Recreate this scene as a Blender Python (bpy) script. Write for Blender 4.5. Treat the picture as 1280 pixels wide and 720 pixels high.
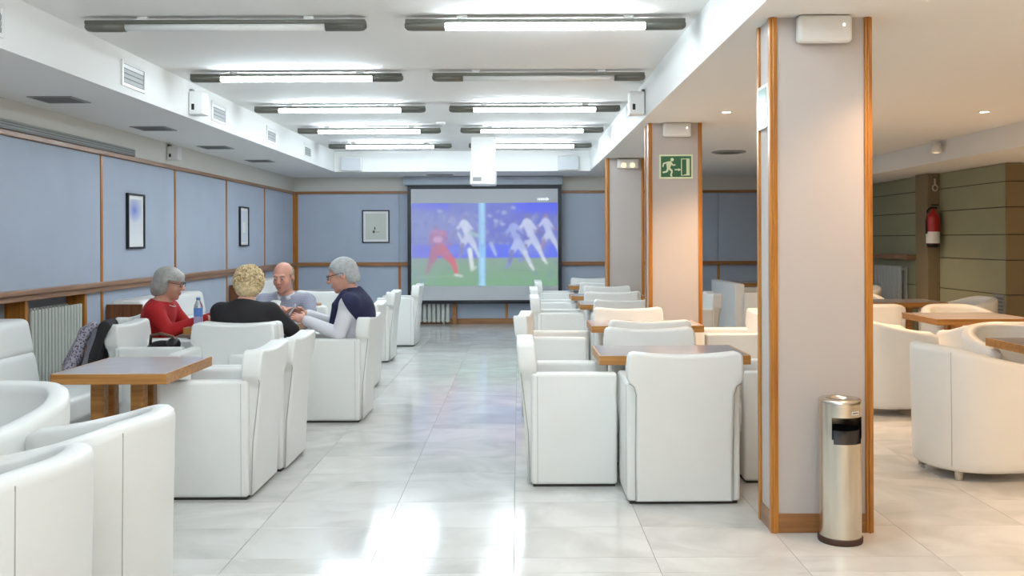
import bpy, bmesh, math, random
import numpy as np
from mathutils import Vector, Matrix

PI = math.pi
for o in list(bpy.data.objects):
    bpy.data.objects.remove(o)
scene = bpy.context.scene
COL = scene.collection

# ---------------------------------------------------------------- camera
# focal length 1180 px for a 1280 px wide frame, vanishing point at (648, 300)
cam_d = bpy.data.cameras.new('camera')
cam_d.sensor_width = 36.0
cam_d.lens = 1180.0 / 1280.0 * 36.0
cam_d.shift_x = -8.0 / 1280.0
cam_d.shift_y = -60.0 / 1280.0
cam_d.clip_start = 0.05
cam = bpy.data.objects.new('camera', cam_d)
cam.location = (0, 0, 1.38)
cam.rotation_euler = (PI / 2, 0.0038, 0)
COL.objects.link(cam)
scene.camera = cam

# ---------------------------------------------------------------- world / exposure
w = bpy.data.worlds.new('world')
scene.world = w
w.use_nodes = True
w.node_tree.nodes['Background'].inputs['Color'].default_value = (0.8, 0.88, 1.0, 1)
w.node_tree.nodes['Background'].inputs['Strength'].default_value = 0.05
vs = scene.view_settings
vs.view_transform = 'Standard'
vs.look = 'None'
vs.gamma = 1.0
vs.use_curve_mapping = False
vs.exposure = 1.36
TUBE_POWER = 26.0      # emission strength of a lit fluorescent tube
DOWN_POWER = 72.0      # watts of a warm recessed downlight

# ---------------------------------------------------------------- materials
def srgb(r, g, b):
    f = lambda c: (c / 255.0 / 12.92) if c / 255.0 <= 0.04045 else (((c / 255.0) + 0.055) / 1.055) ** 2.4
    return (f(r), f(g), f(b), 1.0)

MATS = {}
def mat(name, col, rough=0.5, metal=0.0, spec=0.5, bump=0.0, bscale=200.0, vary=0.0, vscale=6.0, emit=0.0, coat=0.0):
    if name in MATS:
        return MATS[name]
    m = bpy.data.materials.new(name)
    m.use_nodes = True
    nt = m.node_tree
    b = nt.nodes['Principled BSDF']
    b.inputs['Base Color'].default_value = col
    b.inputs['Roughness'].default_value = rough
    b.inputs['Metallic'].default_value = metal
    b.inputs['Specular IOR Level'].default_value = spec
    if coat:
        b.inputs['Coat Weight'].default_value = coat
        b.inputs['Coat Roughness'].default_value = 0.1
    if emit:
        b.inputs['Emission Color'].default_value = col
        b.inputs['Emission Strength'].default_value = emit
    tc = nt.nodes.new('ShaderNodeTexCoord')
    if bump:
        n = nt.nodes.new('ShaderNodeTexNoise')
        n.inputs['Scale'].default_value = bscale
        n.inputs['Detail'].default_value = 3
        nt.links.new(tc.outputs['Object'], n.inputs['Vector'])
        bp = nt.nodes.new('ShaderNodeBump')
        bp.inputs['Strength'].default_value = bump
        bp.inputs['Distance'].default_value = 0.01
        nt.links.new(n.outputs['Fac'], bp.inputs['Height'])
        nt.links.new(bp.outputs['Normal'], b.inputs['Normal'])
    if vary:
        n = nt.nodes.new('ShaderNodeTexNoise')
        n.inputs['Scale'].default_value = vscale
        n.inputs['Detail'].default_value = 4
        nt.links.new(tc.outputs['Object'], n.inputs['Vector'])
        mr = nt.nodes.new('ShaderNodeMapRange')
        mr.inputs['From Min'].default_value = 0.3
        mr.inputs['From Max'].default_value = 0.7
        mr.inputs['To Min'].default_value = 1 - vary
        mr.inputs['To Max'].default_value = 1 + vary
        nt.links.new(n.outputs['Fac'], mr.inputs['Value'])
        mx = nt.nodes.new('ShaderNodeMix')
        mx.data_type = 'RGBA'
        mx.blend_type = 'MULTIPLY'
        mx.inputs['Factor'].default_value = 1.0
        mx.inputs['A'].default_value = col
        nt.links.new(mr.outputs['Result'], mx.inputs['B'])
        nt.links.new(mx.outputs['Result'], b.inputs['Base Color'])
    MATS[name] = m
    return m

def wood_mat(name, c1, c2, rough=0.35, axis=2, scale=9.0):
    if name in MATS:
        return MATS[name]
    m = bpy.data.materials.new(name)
    m.use_nodes = True
    nt = m.node_tree
    b = nt.nodes['Principled BSDF']
    b.inputs['Roughness'].default_value = rough
    tc = nt.nodes.new('ShaderNodeTexCoord')
    mp = nt.nodes.new('ShaderNodeMapping')
    s = [scale * 6, scale * 6, scale * 6]
    s[axis] = scale * 0.25
    mp.inputs['Scale'].default_value = s
    nt.links.new(tc.outputs['Object'], mp.inputs['Vector'])
    n = nt.nodes.new('ShaderNodeTexNoise')
    n.inputs['Scale'].default_value = 1.0
    n.inputs['Detail'].default_value = 5
    nt.links.new(mp.outputs['Vector'], n.inputs['Vector'])
    r = nt.nodes.new('ShaderNodeValToRGB')
    r.color_ramp.elements[0].position = 0.3
    r.color_ramp.elements[1].position = 0.7
    r.color_ramp.elements[0].color = c1
    r.color_ramp.elements[1].color = c2
    nt.links.new(n.outputs['Fac'], r.inputs['Fac'])
    nt.links.new(r.outputs['Color'], b.inputs['Base Color'])
    MATS[name] = m
    return m

def tile_mat():
    m = bpy.data.materials.new('polished_marble')
    m.use_nodes = True
    nt = m.node_tree
    L = nt.links.new
    b = nt.nodes['Principled BSDF']
    b.inputs['Roughness'].default_value = 0.125
    b.inputs['Specular IOR Level'].default_value = 0.75
    g = nt.nodes.new('ShaderNodeNewGeometry')
    oi = nt.nodes.new('ShaderNodeObjectInfo')
    tc = nt.nodes.new('ShaderNodeTexCoord')
    # veins in world position, offset for each tile so that they do not run on
    add = nt.nodes.new('ShaderNodeVectorMath'); add.operation = 'MULTIPLY_ADD'
    L(g.outputs['Random Per Island'], add.inputs[0])
    add.inputs[1].default_value = (17, 11, 5)
    L(g.outputs['Position'], add.inputs[2])
    add2 = nt.nodes.new('ShaderNodeVectorMath'); add2.operation = 'MULTIPLY_ADD'
    L(oi.outputs['Random'], add2.inputs[0])
    add2.inputs[1].default_value = (23, 31, 7)
    L(add.outputs['Vector'], add2.inputs[2])
    n = nt.nodes.new('ShaderNodeTexNoise')
    n.inputs['Scale'].default_value = 2.2
    n.inputs['Detail'].default_value = 6
    n.inputs['Distortion'].default_value = 1.2
    L(add2.outputs['Vector'], n.inputs['Vector'])
    r = nt.nodes.new('ShaderNodeValToRGB')
    e = r.color_ramp.elements
    e[0].position, e[0].color = 0.30, (0.58, 0.57, 0.54, 1)
    e[1].position, e[1].color = 0.62, (0.74, 0.735, 0.705, 1)
    L(n.outputs['Fac'], r.inputs['Fac'])
    s = nt.nodes.new('ShaderNodeMath'); s.operation = 'ADD'
    L(oi.outputs['Random'], s.inputs[0]); L(g.outputs['Random Per Island'], s.inputs[1])
    fr = nt.nodes.new('ShaderNodeMath'); fr.operation = 'FRACT'
    L(s.outputs[0], fr.inputs[0])
    mr = nt.nodes.new('ShaderNodeMapRange')
    mr.inputs['To Min'].default_value = 0.93
    mr.inputs['To Max'].default_value = 1.05
    L(fr.outputs[0], mr.inputs['Value'])
    mx = nt.nodes.new('ShaderNodeMix'); mx.data_type = 'RGBA'; mx.blend_type = 'MULTIPLY'
    mx.inputs['Factor'].default_value = 1.0
    L(r.outputs['Color'], mx.inputs['A']); L(mr.outputs['Result'], mx.inputs['B'])
    L(mx.outputs['Result'], b.inputs['Base Color'])
    return m

M_TILE = tile_mat()
M_GROUT = mat('grout', srgb(120, 118, 112), 0.8)
M_CEIL = mat('ceiling_paint', (0.86, 0.86, 0.84, 1), 0.85, bump=0.03, bscale=60)
M_BAND = mat('cream_paint', (0.74, 0.73, 0.68, 1), 0.85)
M_BLUE = mat('blue_wall_fabric', srgb(178, 188, 204), 0.85, bump=0.15, bscale=500, vary=0.03, vscale=3)
M_PILLAR = mat('grey_pillar_fabric', srgb(194, 186, 181), 0.8, bump=0.15, bscale=500, vary=0.02, vscale=3)
M_OLIVE = mat('olive_wall_panel', srgb(158, 156, 124), 0.6, vary=0.04, vscale=2)
M_OLIVE2 = mat('brown_wall_panel', srgb(134, 118, 88), 0.6, vary=0.04, vscale=2)
M_GAP = mat('dark_joint', srgb(40, 38, 34), 0.9)
M_WOODV = wood_mat('honey_wood_upright', srgb(158, 98, 32), srgb(200, 134, 54), 0.3, 2)
M_WOODY = wood_mat('brown_wood_long', srgb(134, 96, 66), srgb(172, 130, 98), 0.35, 1)
M_WOODX = wood_mat('brown_wood_cross', srgb(138, 92, 52), srgb(170, 118, 70), 0.35, 0)
M_WOODD = wood_mat('dark_wood', srgb(100, 58, 30), srgb(134, 82, 44), 0.4, 2)
M_TABEDGE = wood_mat('table_edge_wood', srgb(158, 104, 46), srgb(196, 140, 74), 0.35, 0)
M_TABTOP = mat('grey_laminate', srgb(196, 188, 190), 0.16, vary=0.03, vscale=8)
M_LEATHER = mat('white_leatherette', (0.84, 0.84, 0.81, 1), 0.42, bump=0.05, bscale=120, vary=0.012, vscale=5)
M_SEAM = mat('leatherette_seam', (0.46, 0.46, 0.43, 1), 0.6)
M_PLINTH = mat('black_plinth', srgb(48, 44, 40), 0.6)
M_FOOT = mat('beige_foot', srgb(206, 196, 178), 0.4)
M_FOOTD = mat('dark_foot', srgb(70, 52, 40), 0.5)
M_RAD = mat('grey_radiator_enamel', srgb(196, 198, 190), 0.35)
M_BLACK = mat('black_plastic', srgb(22, 22, 26), 0.45)
M_WHITE = mat('white_plastic', (0.80, 0.80, 0.78, 1), 0.35)
M_GREYV = mat('grey_vent', srgb(150, 152, 150), 0.5)
M_GREYD = mat('dark_vent_slot', srgb(112, 114, 112), 0.6)
M_FIX = mat('olive_grey_metal', srgb(104, 104, 96), 0.4, metal=0.3)
M_PAPER = mat('paper', (0.85, 0.85, 0.84, 1), 0.7)
M_STEEL = mat('brushed_steel', (0.70, 0.66, 0.58, 1), 0.22, metal=1.0)
M_RED = mat('red_enamel', srgb(176, 34, 30), 0.3)

# ---------------------------------------------------------------- object helpers
def link(o, parent=None):
    COL.objects.link(o)
    if parent is not None:
        o.parent = parent
    return o

def tag(o, label=None, cat=None, group=None, kind=None):
    if label: o['label'] = label
    if cat: o['category'] = cat
    if group: o['group'] = group
    if kind: o['kind'] = kind
    return o

def empty(name, loc=(0, 0, 0), rz=0.0, label=None, cat=None, group=None, kind=None):
    o = bpy.data.objects.new(name, None)
    o.empty_display_size = 0.1
    o.location = loc
    o.rotation_euler = (0, 0, rz)
    link(o)
    return tag(o, label, cat, group, kind)

def obj(name, bm, material, parent=None, smooth=False):
    me = bpy.data.meshes.new(name)
    bm.normal_update()
    bm.to_mesh(me)
    bm.free()
    mats = material if isinstance(material, (list, tuple)) else [material]
    for m in mats:
        me.materials.append(m)
    if smooth:
        me.polygons.foreach_set('use_smooth', [True] * len(me.polygons))
    o = bpy.data.objects.new(name, me)
    return link(o, parent)

def copy_tree(o, parent=None):
    c = o.copy()
    COL.objects.link(c)
    c.parent = parent
    for ch in o.children:
        copy_tree(ch, c)
    return c

def box(bm, x0, x1, y0, y1, z0, z1, bev=0.0, seg=2):
    r = bmesh.ops.create_cube(bm, size=1.0)
    vs_ = r['verts']
    for v in vs_:
        v.co = Vector((x0 + (v.co.x + .5) * (x1 - x0), y0 + (v.co.y + .5) * (y1 - y0), z0 + (v.co.z + .5) * (z1 - z0)))
    if bev:
        es = list({e for v in vs_ for e in v.link_edges})
        bmesh.ops.bevel(bm, geom=es, offset=bev, segments=seg, profile=0.6, affect='EDGES', clamp_overlap=True)

def nbox(*a, bev=0.0, seg=2):
    bm = bmesh.new()
    box(bm, *a, bev=bev, seg=seg)
    return bm

def tube(bm, pts, rad, seg=8, cap=True):
    """tapered tube through pts; rad is a number or a list"""
    pts = [Vector(p) for p in pts]
    rads = rad if isinstance(rad, (list, tuple)) else [rad] * len(pts)
    rings = []
    up = None
    for i, p in enumerate(pts):
        t = (pts[min(i + 1, len(pts) - 1)] - pts[max(i - 1, 0)]).normalized()
        a = Vector((0, 0, 1)) if abs(t.z) < 0.95 else Vector((1, 0, 0))
        u = t.cross(a).normalized()
        v = t.cross(u).normalized()
        rings.append([bm.verts.new(p + rads[i] * (math.cos(2 * PI * k / seg) * u + math.sin(2 * PI * k / seg) * v)) for k in range(seg)])
    for i in range(len(rings) - 1):
        for k in range(seg):
            bm.faces.new((rings[i][k], rings[i][(k + 1) % seg], rings[i + 1][(k + 1) % seg], rings[i + 1][k]))
    if cap:
        bm.faces.new(rings[0][::-1])
        bm.faces.new(rings[-1])
    bmesh.ops.recalc_face_normals(bm, faces=bm.faces[:])

def lathe(bm, prof, seg=24, cx=0, cy=0):
    """prof: list of (r, z)"""
    rings = []
    for r, z in prof:
        if r < 1e-6:
            rings.append([bm.verts.new((cx, cy, z))])
        else:
            rings.append([bm.verts.new((cx + r * math.cos(2 * PI * k / seg), cy + r * math.sin(2 * PI * k / seg), z)) for k in range(seg)])
    for a, b in zip(rings[:-1], rings[1:]):
        for k in range(seg):
            k2 = (k + 1) % seg
            if len(a) == 1 and len(b) == 1:
                continue
            if len(a) == 1:
                bm.faces.new((a[0], b[k2], b[k]))
            elif len(b) == 1:
                bm.faces.new((a[k], a[k2], b[0]))
            else:
                bm.faces.new((a[k], a[k2], b[k2], b[k]))
    bmesh.ops.recalc_face_normals(bm, faces=bm.faces[:])

def prism(bm, pts2, y0, y1, bev=0.0, seg=2):
    """polygon pts2 in xz extruded from y0 to y1"""
    a = [bm.verts.new((x, y0, z)) for x, z in pts2]
    b = [bm.verts.new((x, y1, z)) for x, z in pts2]
    n = len(a)
    fs = [bm.faces.new(a), bm.faces.new(b[::-1])]
    for k in range(n):
        fs.append(bm.faces.new((a[k], b[k], b[(k + 1) % n], a[(k + 1) % n])))
    bmesh.ops.recalc_face_normals(bm, faces=fs)
    if bev:
        es = [e for e in fs[0].edges] + [e for e in fs[1].edges]
        bmesh.ops.bevel(bm, geom=es, offset=bev, segments=seg, profile=0.6, affect='EDGES', clamp_overlap=True)

def struct(o):
    o['kind'] = 'structure'
    return o

# ---------------------------------------------------------------- dimensions of the room
Z_SOF, Z_CEIL = 2.42, 2.73        # soffit and raised ceiling
XL, XLN = -3.71, -3.86            # left wall face, face of its recess
XS_L, XS_R = -2.773, 1.085        # edges of the raised ceiling
Y_BACK, Y_SB, Y_F = 15.58, 14.27, -3.0
X_R, X_R2 = 5.3, 8.0
MOD = 1.8

# ---------------------------------------------------------------- floor
floor = struct(obj('floor', nbox(-4.0, X_R2 + .1, Y_F - .1, Y_BACK + .1, -.10, -.0015), M_GROUT))
xs = [-.025 + .612 * k for k in range(-7, 15)]
ys = []
y = 3.913 - 1.5 * 5
while y < Y_BACK + .5:
    for d in (.187, .438, .438, .437):
        ys.append((y, y + d))
        y += d
in_view, rest = [], []
for (y0, y1) in ys:
    for xa in xs[:-1]:
        x0, x1 = max(xa, XLN), min(xa + .612, X_R2)
        ya, yb = max(y0, Y_F), min(y1, Y_BACK)
        if x1 - x0 < .02 or yb - ya < .02:
            continue
        cx, cy = (x0 + x1) / 2, (ya + yb) / 2
        vis = cy > 3.7 and -30 < 648 + cx * 1180 / cy < 1310
        (in_view if vis else rest).append((cy, x0, x1, ya, yb))
in_view.sort()
rest += in_view[300:]
G = .0011
cache = {}
for cy, x0, x1, ya, yb in in_view[:300]:
    key = (round(x1 - x0, 3), round(yb - ya, 3))
    if key not in cache:
        a, b = key[0] / 2 - G, key[1] / 2 - G
        t = obj('tile', nbox(-a, a, -b, b, -.008, 0, bev=.0006, seg=1), M_TILE, floor)
        cache[key] = t.data
    else:
        t = link(bpy.data.objects.new('tile', cache[key]), floor)
    t.location = ((x0 + x1) / 2, (ya + yb) / 2, 0)
bm = bmesh.new()
for cy, x0, x1, ya, yb in rest:
    box(bm, x0 + G, x1 - G, ya + G, yb - G, -.008, 0)
tag(obj('tile_field', bm, M_TILE, floor), kind='stuff')

# ---------------------------------------------------------------- ceiling
ceiling = struct(obj('ceiling', nbox(XS_L - .02, XS_R + .02, Y_F - .1, Y_SB + .02, Z_CEIL, Z_CEIL + .12), M_CEIL))
obj('soffit', nbox(-4.0, XS_L, Y_F - .1, Y_BACK + .1, Z_SOF, Z_CEIL + .12), M_CEIL, ceiling)
obj('soffit', nbox(XS_L, XS_R, Y_SB, Y_BACK + .1, Z_SOF, Z_CEIL + .12), M_CEIL, ceiling)
obj('soffit', nbox(XS_R, 4.5, Y_F - .1, Y_BACK + .1, Z_SOF, Z_CEIL + .12), M_CEIL, ceiling)
obj('soffit', nbox(4.5, X_R2 + .1, Y_F - .1, Y_BACK + .1, 2.20, Z_CEIL + .12), M_CEIL, ceiling)

# ---------------------------------------------------------------- left wall
ZT0, ZT1 = 2.15, 2.19             # wooden strip under the cream band
wall_left = struct(obj('wall_left', nbox(-4.1, XLN, Y_F - .1, Y_BACK + .1, 0, Z_SOF + .1), M_BLUE))
obj('wall_band', nbox(XLN, XL + .004, Y_F, Y_BACK, ZT1, Z_SOF), M_BAND, wall_left)
edges_l = [8.4 + MOD * k for k in range(-6, 5)]
edges_l[-1] = Y_BACK
edges_l = [Y_F] + edges_l
SW = .022
for a, b in zip(edges_l[:-1], edges_l[1:]):
    obj('wall_panel', nbox(XLN, XL, a + SW, b - SW, 1.0, ZT0, bev=.004, seg=1), M_BLUE, wall_left)
    if abs(a - 6.6) < .05:        # recess with the radiator
        obj('wall_panel', nbox(XLN, XL, 8.10, b - SW, .09, .95, bev=.004, seg=1), M_BLUE, wall_left)
        for yy in (7.10, 8.07):
            obj('recess_upright', nbox(XLN, XL + .01, yy - .02, yy + .025, 0, .95, bev=.003, seg=1), M_WOODV, wall_left)
    else:
        obj('wall_panel', nbox(XLN, XL, a + SW, b - SW, .09, .95, bev=.004, seg=1), M_BLUE, wall_left)
    if a > Y_F + .1:
        obj('wall_strip', nbox(XLN, XL + .008, a - SW + .002, a + SW - .002, .09, ZT1, bev=.003, seg=1), M_WOODD if a > 14 else M_WOODV, wall_left)
obj('wall_strip', nbox(XLN, XL + .03, Y_BACK - .06, Y_BACK - .015, .09, ZT1, bev=.003, seg=1), M_WOODV, wall_left)
# air slot and strip under the band
t1 = struct(obj('trim_1', nbox(XL, XL + .03, Y_F, Y_BACK, ZT0, ZT1, bev=.004, seg=1), M_WOODY))
t2 = struct(obj('trim_2', nbox(XL, XL + .022, Y_F, 9.1, ZT1 + .006, ZT1 + .075, bev=.004, seg=1), M_GREYV))
for k in range(3):
    obj('air_slot', nbox(XL + .02, XL + .0235, Y_F, 9.08, ZT1 + .014 + .02 * k, ZT1 + .023 + .02 * k), M_GREYD, t2)
# ledge
t3 = struct(obj('trim_3', nbox(XLN, XL + .07, Y_F, Y_BACK - .02, .985, 1.022, bev=.006, seg=2), M_WOODY))
obj('ledge_apron', nbox(XLN, XL + .045, Y_F, Y_BACK - .02, .938, .985, bev=.004, seg=1), M_WOODY, t3)
struct(obj('baseboard_left', nbox(XLN, XL + .014, 8.1, Y_BACK, 0, .09, bev=.004, seg=1), M_WOODY))

# ---------------------------------------------------------------- back wall
wall_back = struct(obj('wall_back', nbox(-4.0, X_R + .1, Y_BACK + .02, Y_BACK + .14, 0, Z_SOF + .1), M_BLUE))
obj('wall_band', nbox(XL, X_R, Y_BACK, Y_BACK + .03, ZT1, Z_SOF), M_BAND, wall_back)
xb = [XL, -1.96, -.2, 1.55, 3.3, X_R]
for a, b in zip(xb[:-1], xb[1:]):
    obj('wall_panel', nbox(a + .012, b - .012, Y_BACK, Y_BACK + .03, 1.0, ZT0, bev=.004, seg=1), M_BLUE, wall_back)
    obj('wall_panel', nbox(a + .012, b - .012, Y_BACK, Y_BACK + .03, .09, .96, bev=.004, seg=1), M_BLUE, wall_back)
    if a > XL:
        obj('wall_strip', nbox(a - .02, a + .02, Y_BACK - .01, Y_BACK + .03, .09, .96, bev=.003, seg=1), M_WOODV, wall_back)
obj('wall_strip', nbox(XL + .03, XL + .075, Y_BACK - .02, Y_BACK + .03, .09, ZT1, bev=.003, seg=1), M_WOODV, wall_back)
struct(obj('trim_4', nbox(XL, X_R, Y_BACK - .03, Y_BACK + .02, ZT0, ZT1, bev=.004, seg=1), M_WOODX))
struct(obj('trim_5', nbox(XL, X_R, Y_BACK - .06, Y_BACK + .02, .96, 1.022, bev=.006, seg=2), M_WOODX))
struct(obj('baseboard_back', nbox(XL, X_R, Y_BACK - .014, Y_BACK + .02, 0, .09, bev=.004, seg=1), M_WOODX))

# ---------------------------------------------------------------- right walls of olive panels
def panel_wall_x(parent, x, ya, yb, joints, material, zt):
    for z0, z1 in zip(joints[:-1], joints[1:]):
        obj('wall_panel', nbox(x, x + .03, ya + .003, yb - .003, z0 + .004, min(z1, zt) - .004, bev=.004, seg=1), material, parent)
JZ = [.0, .38, .76, 1.14, 1.42, 1.72, 2.0, 2.2]
wall_right = struct(obj('wall_right', nbox(X_R + .025, X_R + .15, 10.30, Y_BACK + .1, 0, 2.3), M_GAP))
for a, b in ((10.27, 11.88), (12.25, 14.0), (14.0, Y_BACK)):
    panel_wall_x(wall_right, X_R, a, b, JZ, M_OLIVE, 2.2)
# pilaster
obj('pilaster', nbox(X_R - .15, X_R + .03, 11.885, 12.245, 0, 2.2, bev=.006, seg=1), M_OLIVE2, wall_right)
# return that faces the camera
wr2 = struct(obj('wall_right', nbox(X_R + .03, X_R2 + .1, 10.285, 10.45, 0, 2.3), M_GAP))
for z0, z1 in zip(JZ[:-1], JZ[1:]):
    obj('wall_panel', nbox(X_R + .002, X_R2, 10.255, 10.295, z0 + .004, z1 - .004, bev=.004, seg=1), M_OLIVE2, wr2)
wr3 = struct(obj('wall_right', nbox(X_R2 + .025, X_R2 + .15, Y_F - .1, 10.4, 0, 2.3), M_GAP))
panel_wall_x(wr3, X_R2, Y_F, 10.25, JZ, M_OLIVE, 2.2)
struct(obj('wall_front', nbox(-4.0, X_R2 + .1, Y_F - .2, Y_F, 0, Z_CEIL + .1), M_BAND))
# wooden shelf over the far radiator
struct(obj('trim_6', nbox(X_R - .16, X_R, 12.5, 15.0, 1.10, 1.165, bev=.006, seg=1), M_WOODY))

# ---------------------------------------------------------------- pillars
def pillar(x0, y0, label, wd=.482, dp=.245):
    p = empty('pillar', (x0, y0, 0), 0, label, 'pillar', kind='structure')
    obj('core', nbox(.012, wd - .012, .012, dp - .012, 0, Z_SOF), M_PILLAR, p)
    e = .036
    for (a, b) in ((0, 0), (1, 0), (0, 1), (1, 1)):
        xa = 0 if a == 0 else wd - e
        ya = 0 if b == 0 else dp - e
        bm = bmesh.new()
        box(bm, xa, xa + e, ya, ya + e, 0, Z_SOF, bev=.004, seg=2)
        # bead on the face of the moulding
        tube(bm, [(xa + e / 2, ya + (0 if b == 0 else e), 0), (xa + e / 2, ya + (0 if b == 0 else e), Z_SOF)], .006, 8)
        obj('corner_moulding', bm, M_WOODV, p)
    for yy in (.004, dp - .016):
        obj('baseboard', nbox(e, wd - e, yy, yy + .012, 0, .09, bev=.002, seg=1), M_WOODX, p)
    for xx in (.004, wd - .016):
        obj('baseboard', nbox(xx, xx + .012, e, dp - e, 0, .09, bev=.002, seg=1), M_WOODY, p)
    return p
P1 = (1.18, 4.424); P2 = (1.162, 8.43); P3 = (1.127, 12.05)
pillar(*P1, 'grey pillar with honey wood corners behind the steel bin')
pillar(*P2, 'grey pillar with the green exit sign')
pillar(*P3, 'grey pillar with twin emergency spots, beside the projection screen')

# emergency light units
def emergency(x, y, z, label, wd=.25, ht=.125):
    e = empty('emergency_light', (x, y, z), 0, label, 'light')
    obj('housing', nbox(-wd / 2, wd / 2, -.06, 0, -ht / 2, ht / 2, bev=.02, seg=4), M_WHITE, e, True)
    obj('mounting_plate', nbox(-wd / 2 + .01, wd / 2 - .01, -.006, .012, -ht / 2 + .01, ht / 2 + .012), M_FIX, e)
    obj('indicator_lamp', nbox(wd * .32, wd * .36, -.063, -.058, .01, .02, bev=.003), mat('indicator', (1, .95, .8, 1), .3, emit=2.0), e)
    return e
emergency(P1[0] + .245, P1[1], 2.355, 'white emergency light on the pillar behind the steel bin')
emergency(P2[0] + .252, P2[1], 2.355, 'white emergency light above the green exit sign')
e = empty('emergency_light', (P3[0] + .27, P3[1], 2.345), 0, 'white twin-spot emergency light on the far pillar', 'light')
obj('housing', nbox(-.135, .135, -.06, 0.012, -.06, .06, bev=.012, seg=2), M_WHITE, e, True)
for s in (-1, 1):
    bm = bmesh.new()
    lathe(bm, [(0, -.01), (.028, -.01), (.034, .012), (.03, .014), (0, .006)], 16)
    bmesh.ops.rotate(bm, verts=bm.verts[:], cent=(0, 0, 0), matrix=Matrix.Rotation(PI / 2, 3, 'X'))
    bmesh.ops.translate(bm, verts=bm.verts[:], vec=(s * .055, -.062, -.022))
    obj('spot_lens', bm, mat('warm_lens', (1, .8, .5, 1), .2, emit=.35), e, True)

# exit sign
M_GLOW = mat('cream_sign', srgb(226, 236, 200), 0.5)
M_GREEN = mat('green_sign', srgb(44, 104, 66), 0.5)
sg = empty('exit_sign', (P2[0] + .248, P2[1] + .01, 1.38 + 91 * 8.43 / 1180), 0, 'green exit sign with running man, arrow and door on a pillar', 'sign')
obj('border', nbox(-.15, .15, -.012, .002, -.108, .108, bev=.002, seg=1), M_GLOW, sg)
obj('green_panel', nbox(-.135, .135, -.014, -.012, -.093, .093), M_GREEN, sg)
def flat(polys, y0, y1):
    bm = bmesh.new()
    for p in polys:
        prism(bm, p, y0, y1)
    return bm
def limb(x0, z0, x1, z1, wd):
    d = Vector((x1 - x0, z1 - z0)); n = Vector((-d.y, d.x)).normalized() * wd / 2
    return [(x0 + n.x, z0 + n.y), (x1 + n.x, z1 + n.y), (x1 - n.x, z1 - n.y), (x0 - n.x, z0 - n.y)]
circ = [(-.035 + .015 * math.cos(2 * PI * k / 14), .062 + .015 * math.sin(2 * PI * k / 14)) for k in range(14)]
man = [circ, [(-.075, .045), (-.045, .05), (-.04, .02), (-.058, -.022), (-.082, -.015), (-.088, .02)],
       limb(-.07, .04, -.112, .028, .013), limb(-.112, .028, -.118, -.002, .012),
       limb(-.048, .04, -.03, .012, .013), limb(-.03, .012, -.006, .016, .012),
       limb(-.072, -.012, -.082, -.045, .018), limb(-.082, -.045, -.12, -.052, .015),
       limb(-.062, -.015, -.036, -.04, .018), limb(-.036, -.04, -.048, -.082, .015), limb(-.048, -.082, -.034, -.084, .012)]
obj('running_man', flat(man, -.0155, -.0135), M_GLOW, sg)
obj('arrow', flat([limb(-.012, -.028, .03, -.028, .010), [(.02, -.014), (.044, -.028), (.02, -.042)]], -.0155, -.0135), M_GLOW, sg)
obj('door_symbol', flat([limb(.048, .068, .048, -.082, .007), limb(.045, .068, .122, .068, .007), limb(.118, .068, .118, -.082, .007),
                         [(.092, .065), (.118, .065), (.118, -.08), (.07, -.08), (.07, -.072), (.092, -.068)], limb(.045, -.079, .07, -.079, .006)], -.0155, -.0135), M_GLOW, sg)

# framed notice on the inner side of the near pillar
nt_ = empty('framed_notice', (P1[0] + .01, P1[1] + .122, 1.38 + 165 * 4.54 / 1180), 0, 'small framed notice on the side of the pillar behind the steel bin', 'notice')
obj('frame', nbox(-.012, .004, -.085, .085, -.105, .105, bev=.003, seg=1), M_WHITE, nt_)
obj('sheet', nbox(-.0135, -.0115, -.07, .07, -.088, .088), mat('pale_green_sheet', srgb(150, 176, 166), .15), nt_)

# ---------------------------------------------------------------- fluorescent fittings
M_TUBE = mat('lit_tube', (0.80, 0.92, 1.0, 1), 0.4, emit=TUBE_POWER)
M_TUBEOFF = mat('unlit_tube', (0.82, 0.82, 0.80, 1), 0.4)
def fitting(x, y, lit, label):
    z = 2.672
    f = empty('tube_light', (x, y, z), 0, label, 'light', 'tube lights in two rows on the raised ceiling')
    bm = bmesh.new()
    box(bm, -.84, .84, -.031, .031, .010, .034, bev=.006, seg=2)
    obj('rail', bm, M_FIX, f)
    for s in (-1, 1):
        bm = bmesh.new()
        tube(bm, [(s * .60, 0, 0), (s * .80, 0, 0), (s * .83, 0, 0), (s * .845, 0, 0)], [.032, .032, .028, .015], 14)
        obj('end_cap', bm, M_FIX, f, True)
        obj('bracket', nbox(s * .5 - .03, s * .5 + .03, -.012, .012, .03, Z_CEIL - z), M_WHITE, f)
    bm = bmesh.new()
    tube(bm, [(-.605, 0, -.004), (.605, 0, -.004)], .024, 10)
    obj('tube', bm, M_TUBE if lit else M_TUBEOFF, f, True)
    return f
rows = [5.68, 7.5, 9.32, 11.14, 12.96]
names = ['first', 'second', 'third', 'fourth', 'fifth']
for i, yy in enumerate(rows):
    litl, litr = i != 0, i != 1
    fitting(-1.755, yy, litl, ('unlit tube light over the banquette side, farthest from the screen' if i == 0 else
            'lit tube light of the banquette-side row, %s from the screen' % ['nearest', 'second', 'third', 'fourth'][4 - i]))
    fitting(.166, yy, litr, ('unlit tube light of the pillar-side row' if i == 1 else
            'lit tube light of the pillar-side row, %s from the screen' % ['nearest', 'second', 'third', 'fourth', 'fifth'][4 - i]))
for yy in (3.86, 2.04, .22, -1.6):     # the rows go on over and behind the camera
    fitting(-1.755, yy, yy != 2.04, 'tube light of the banquette-side row past the picture edge')
    fitting(.166, yy, True, 'tube light of the pillar-side row past the picture edge')

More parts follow.
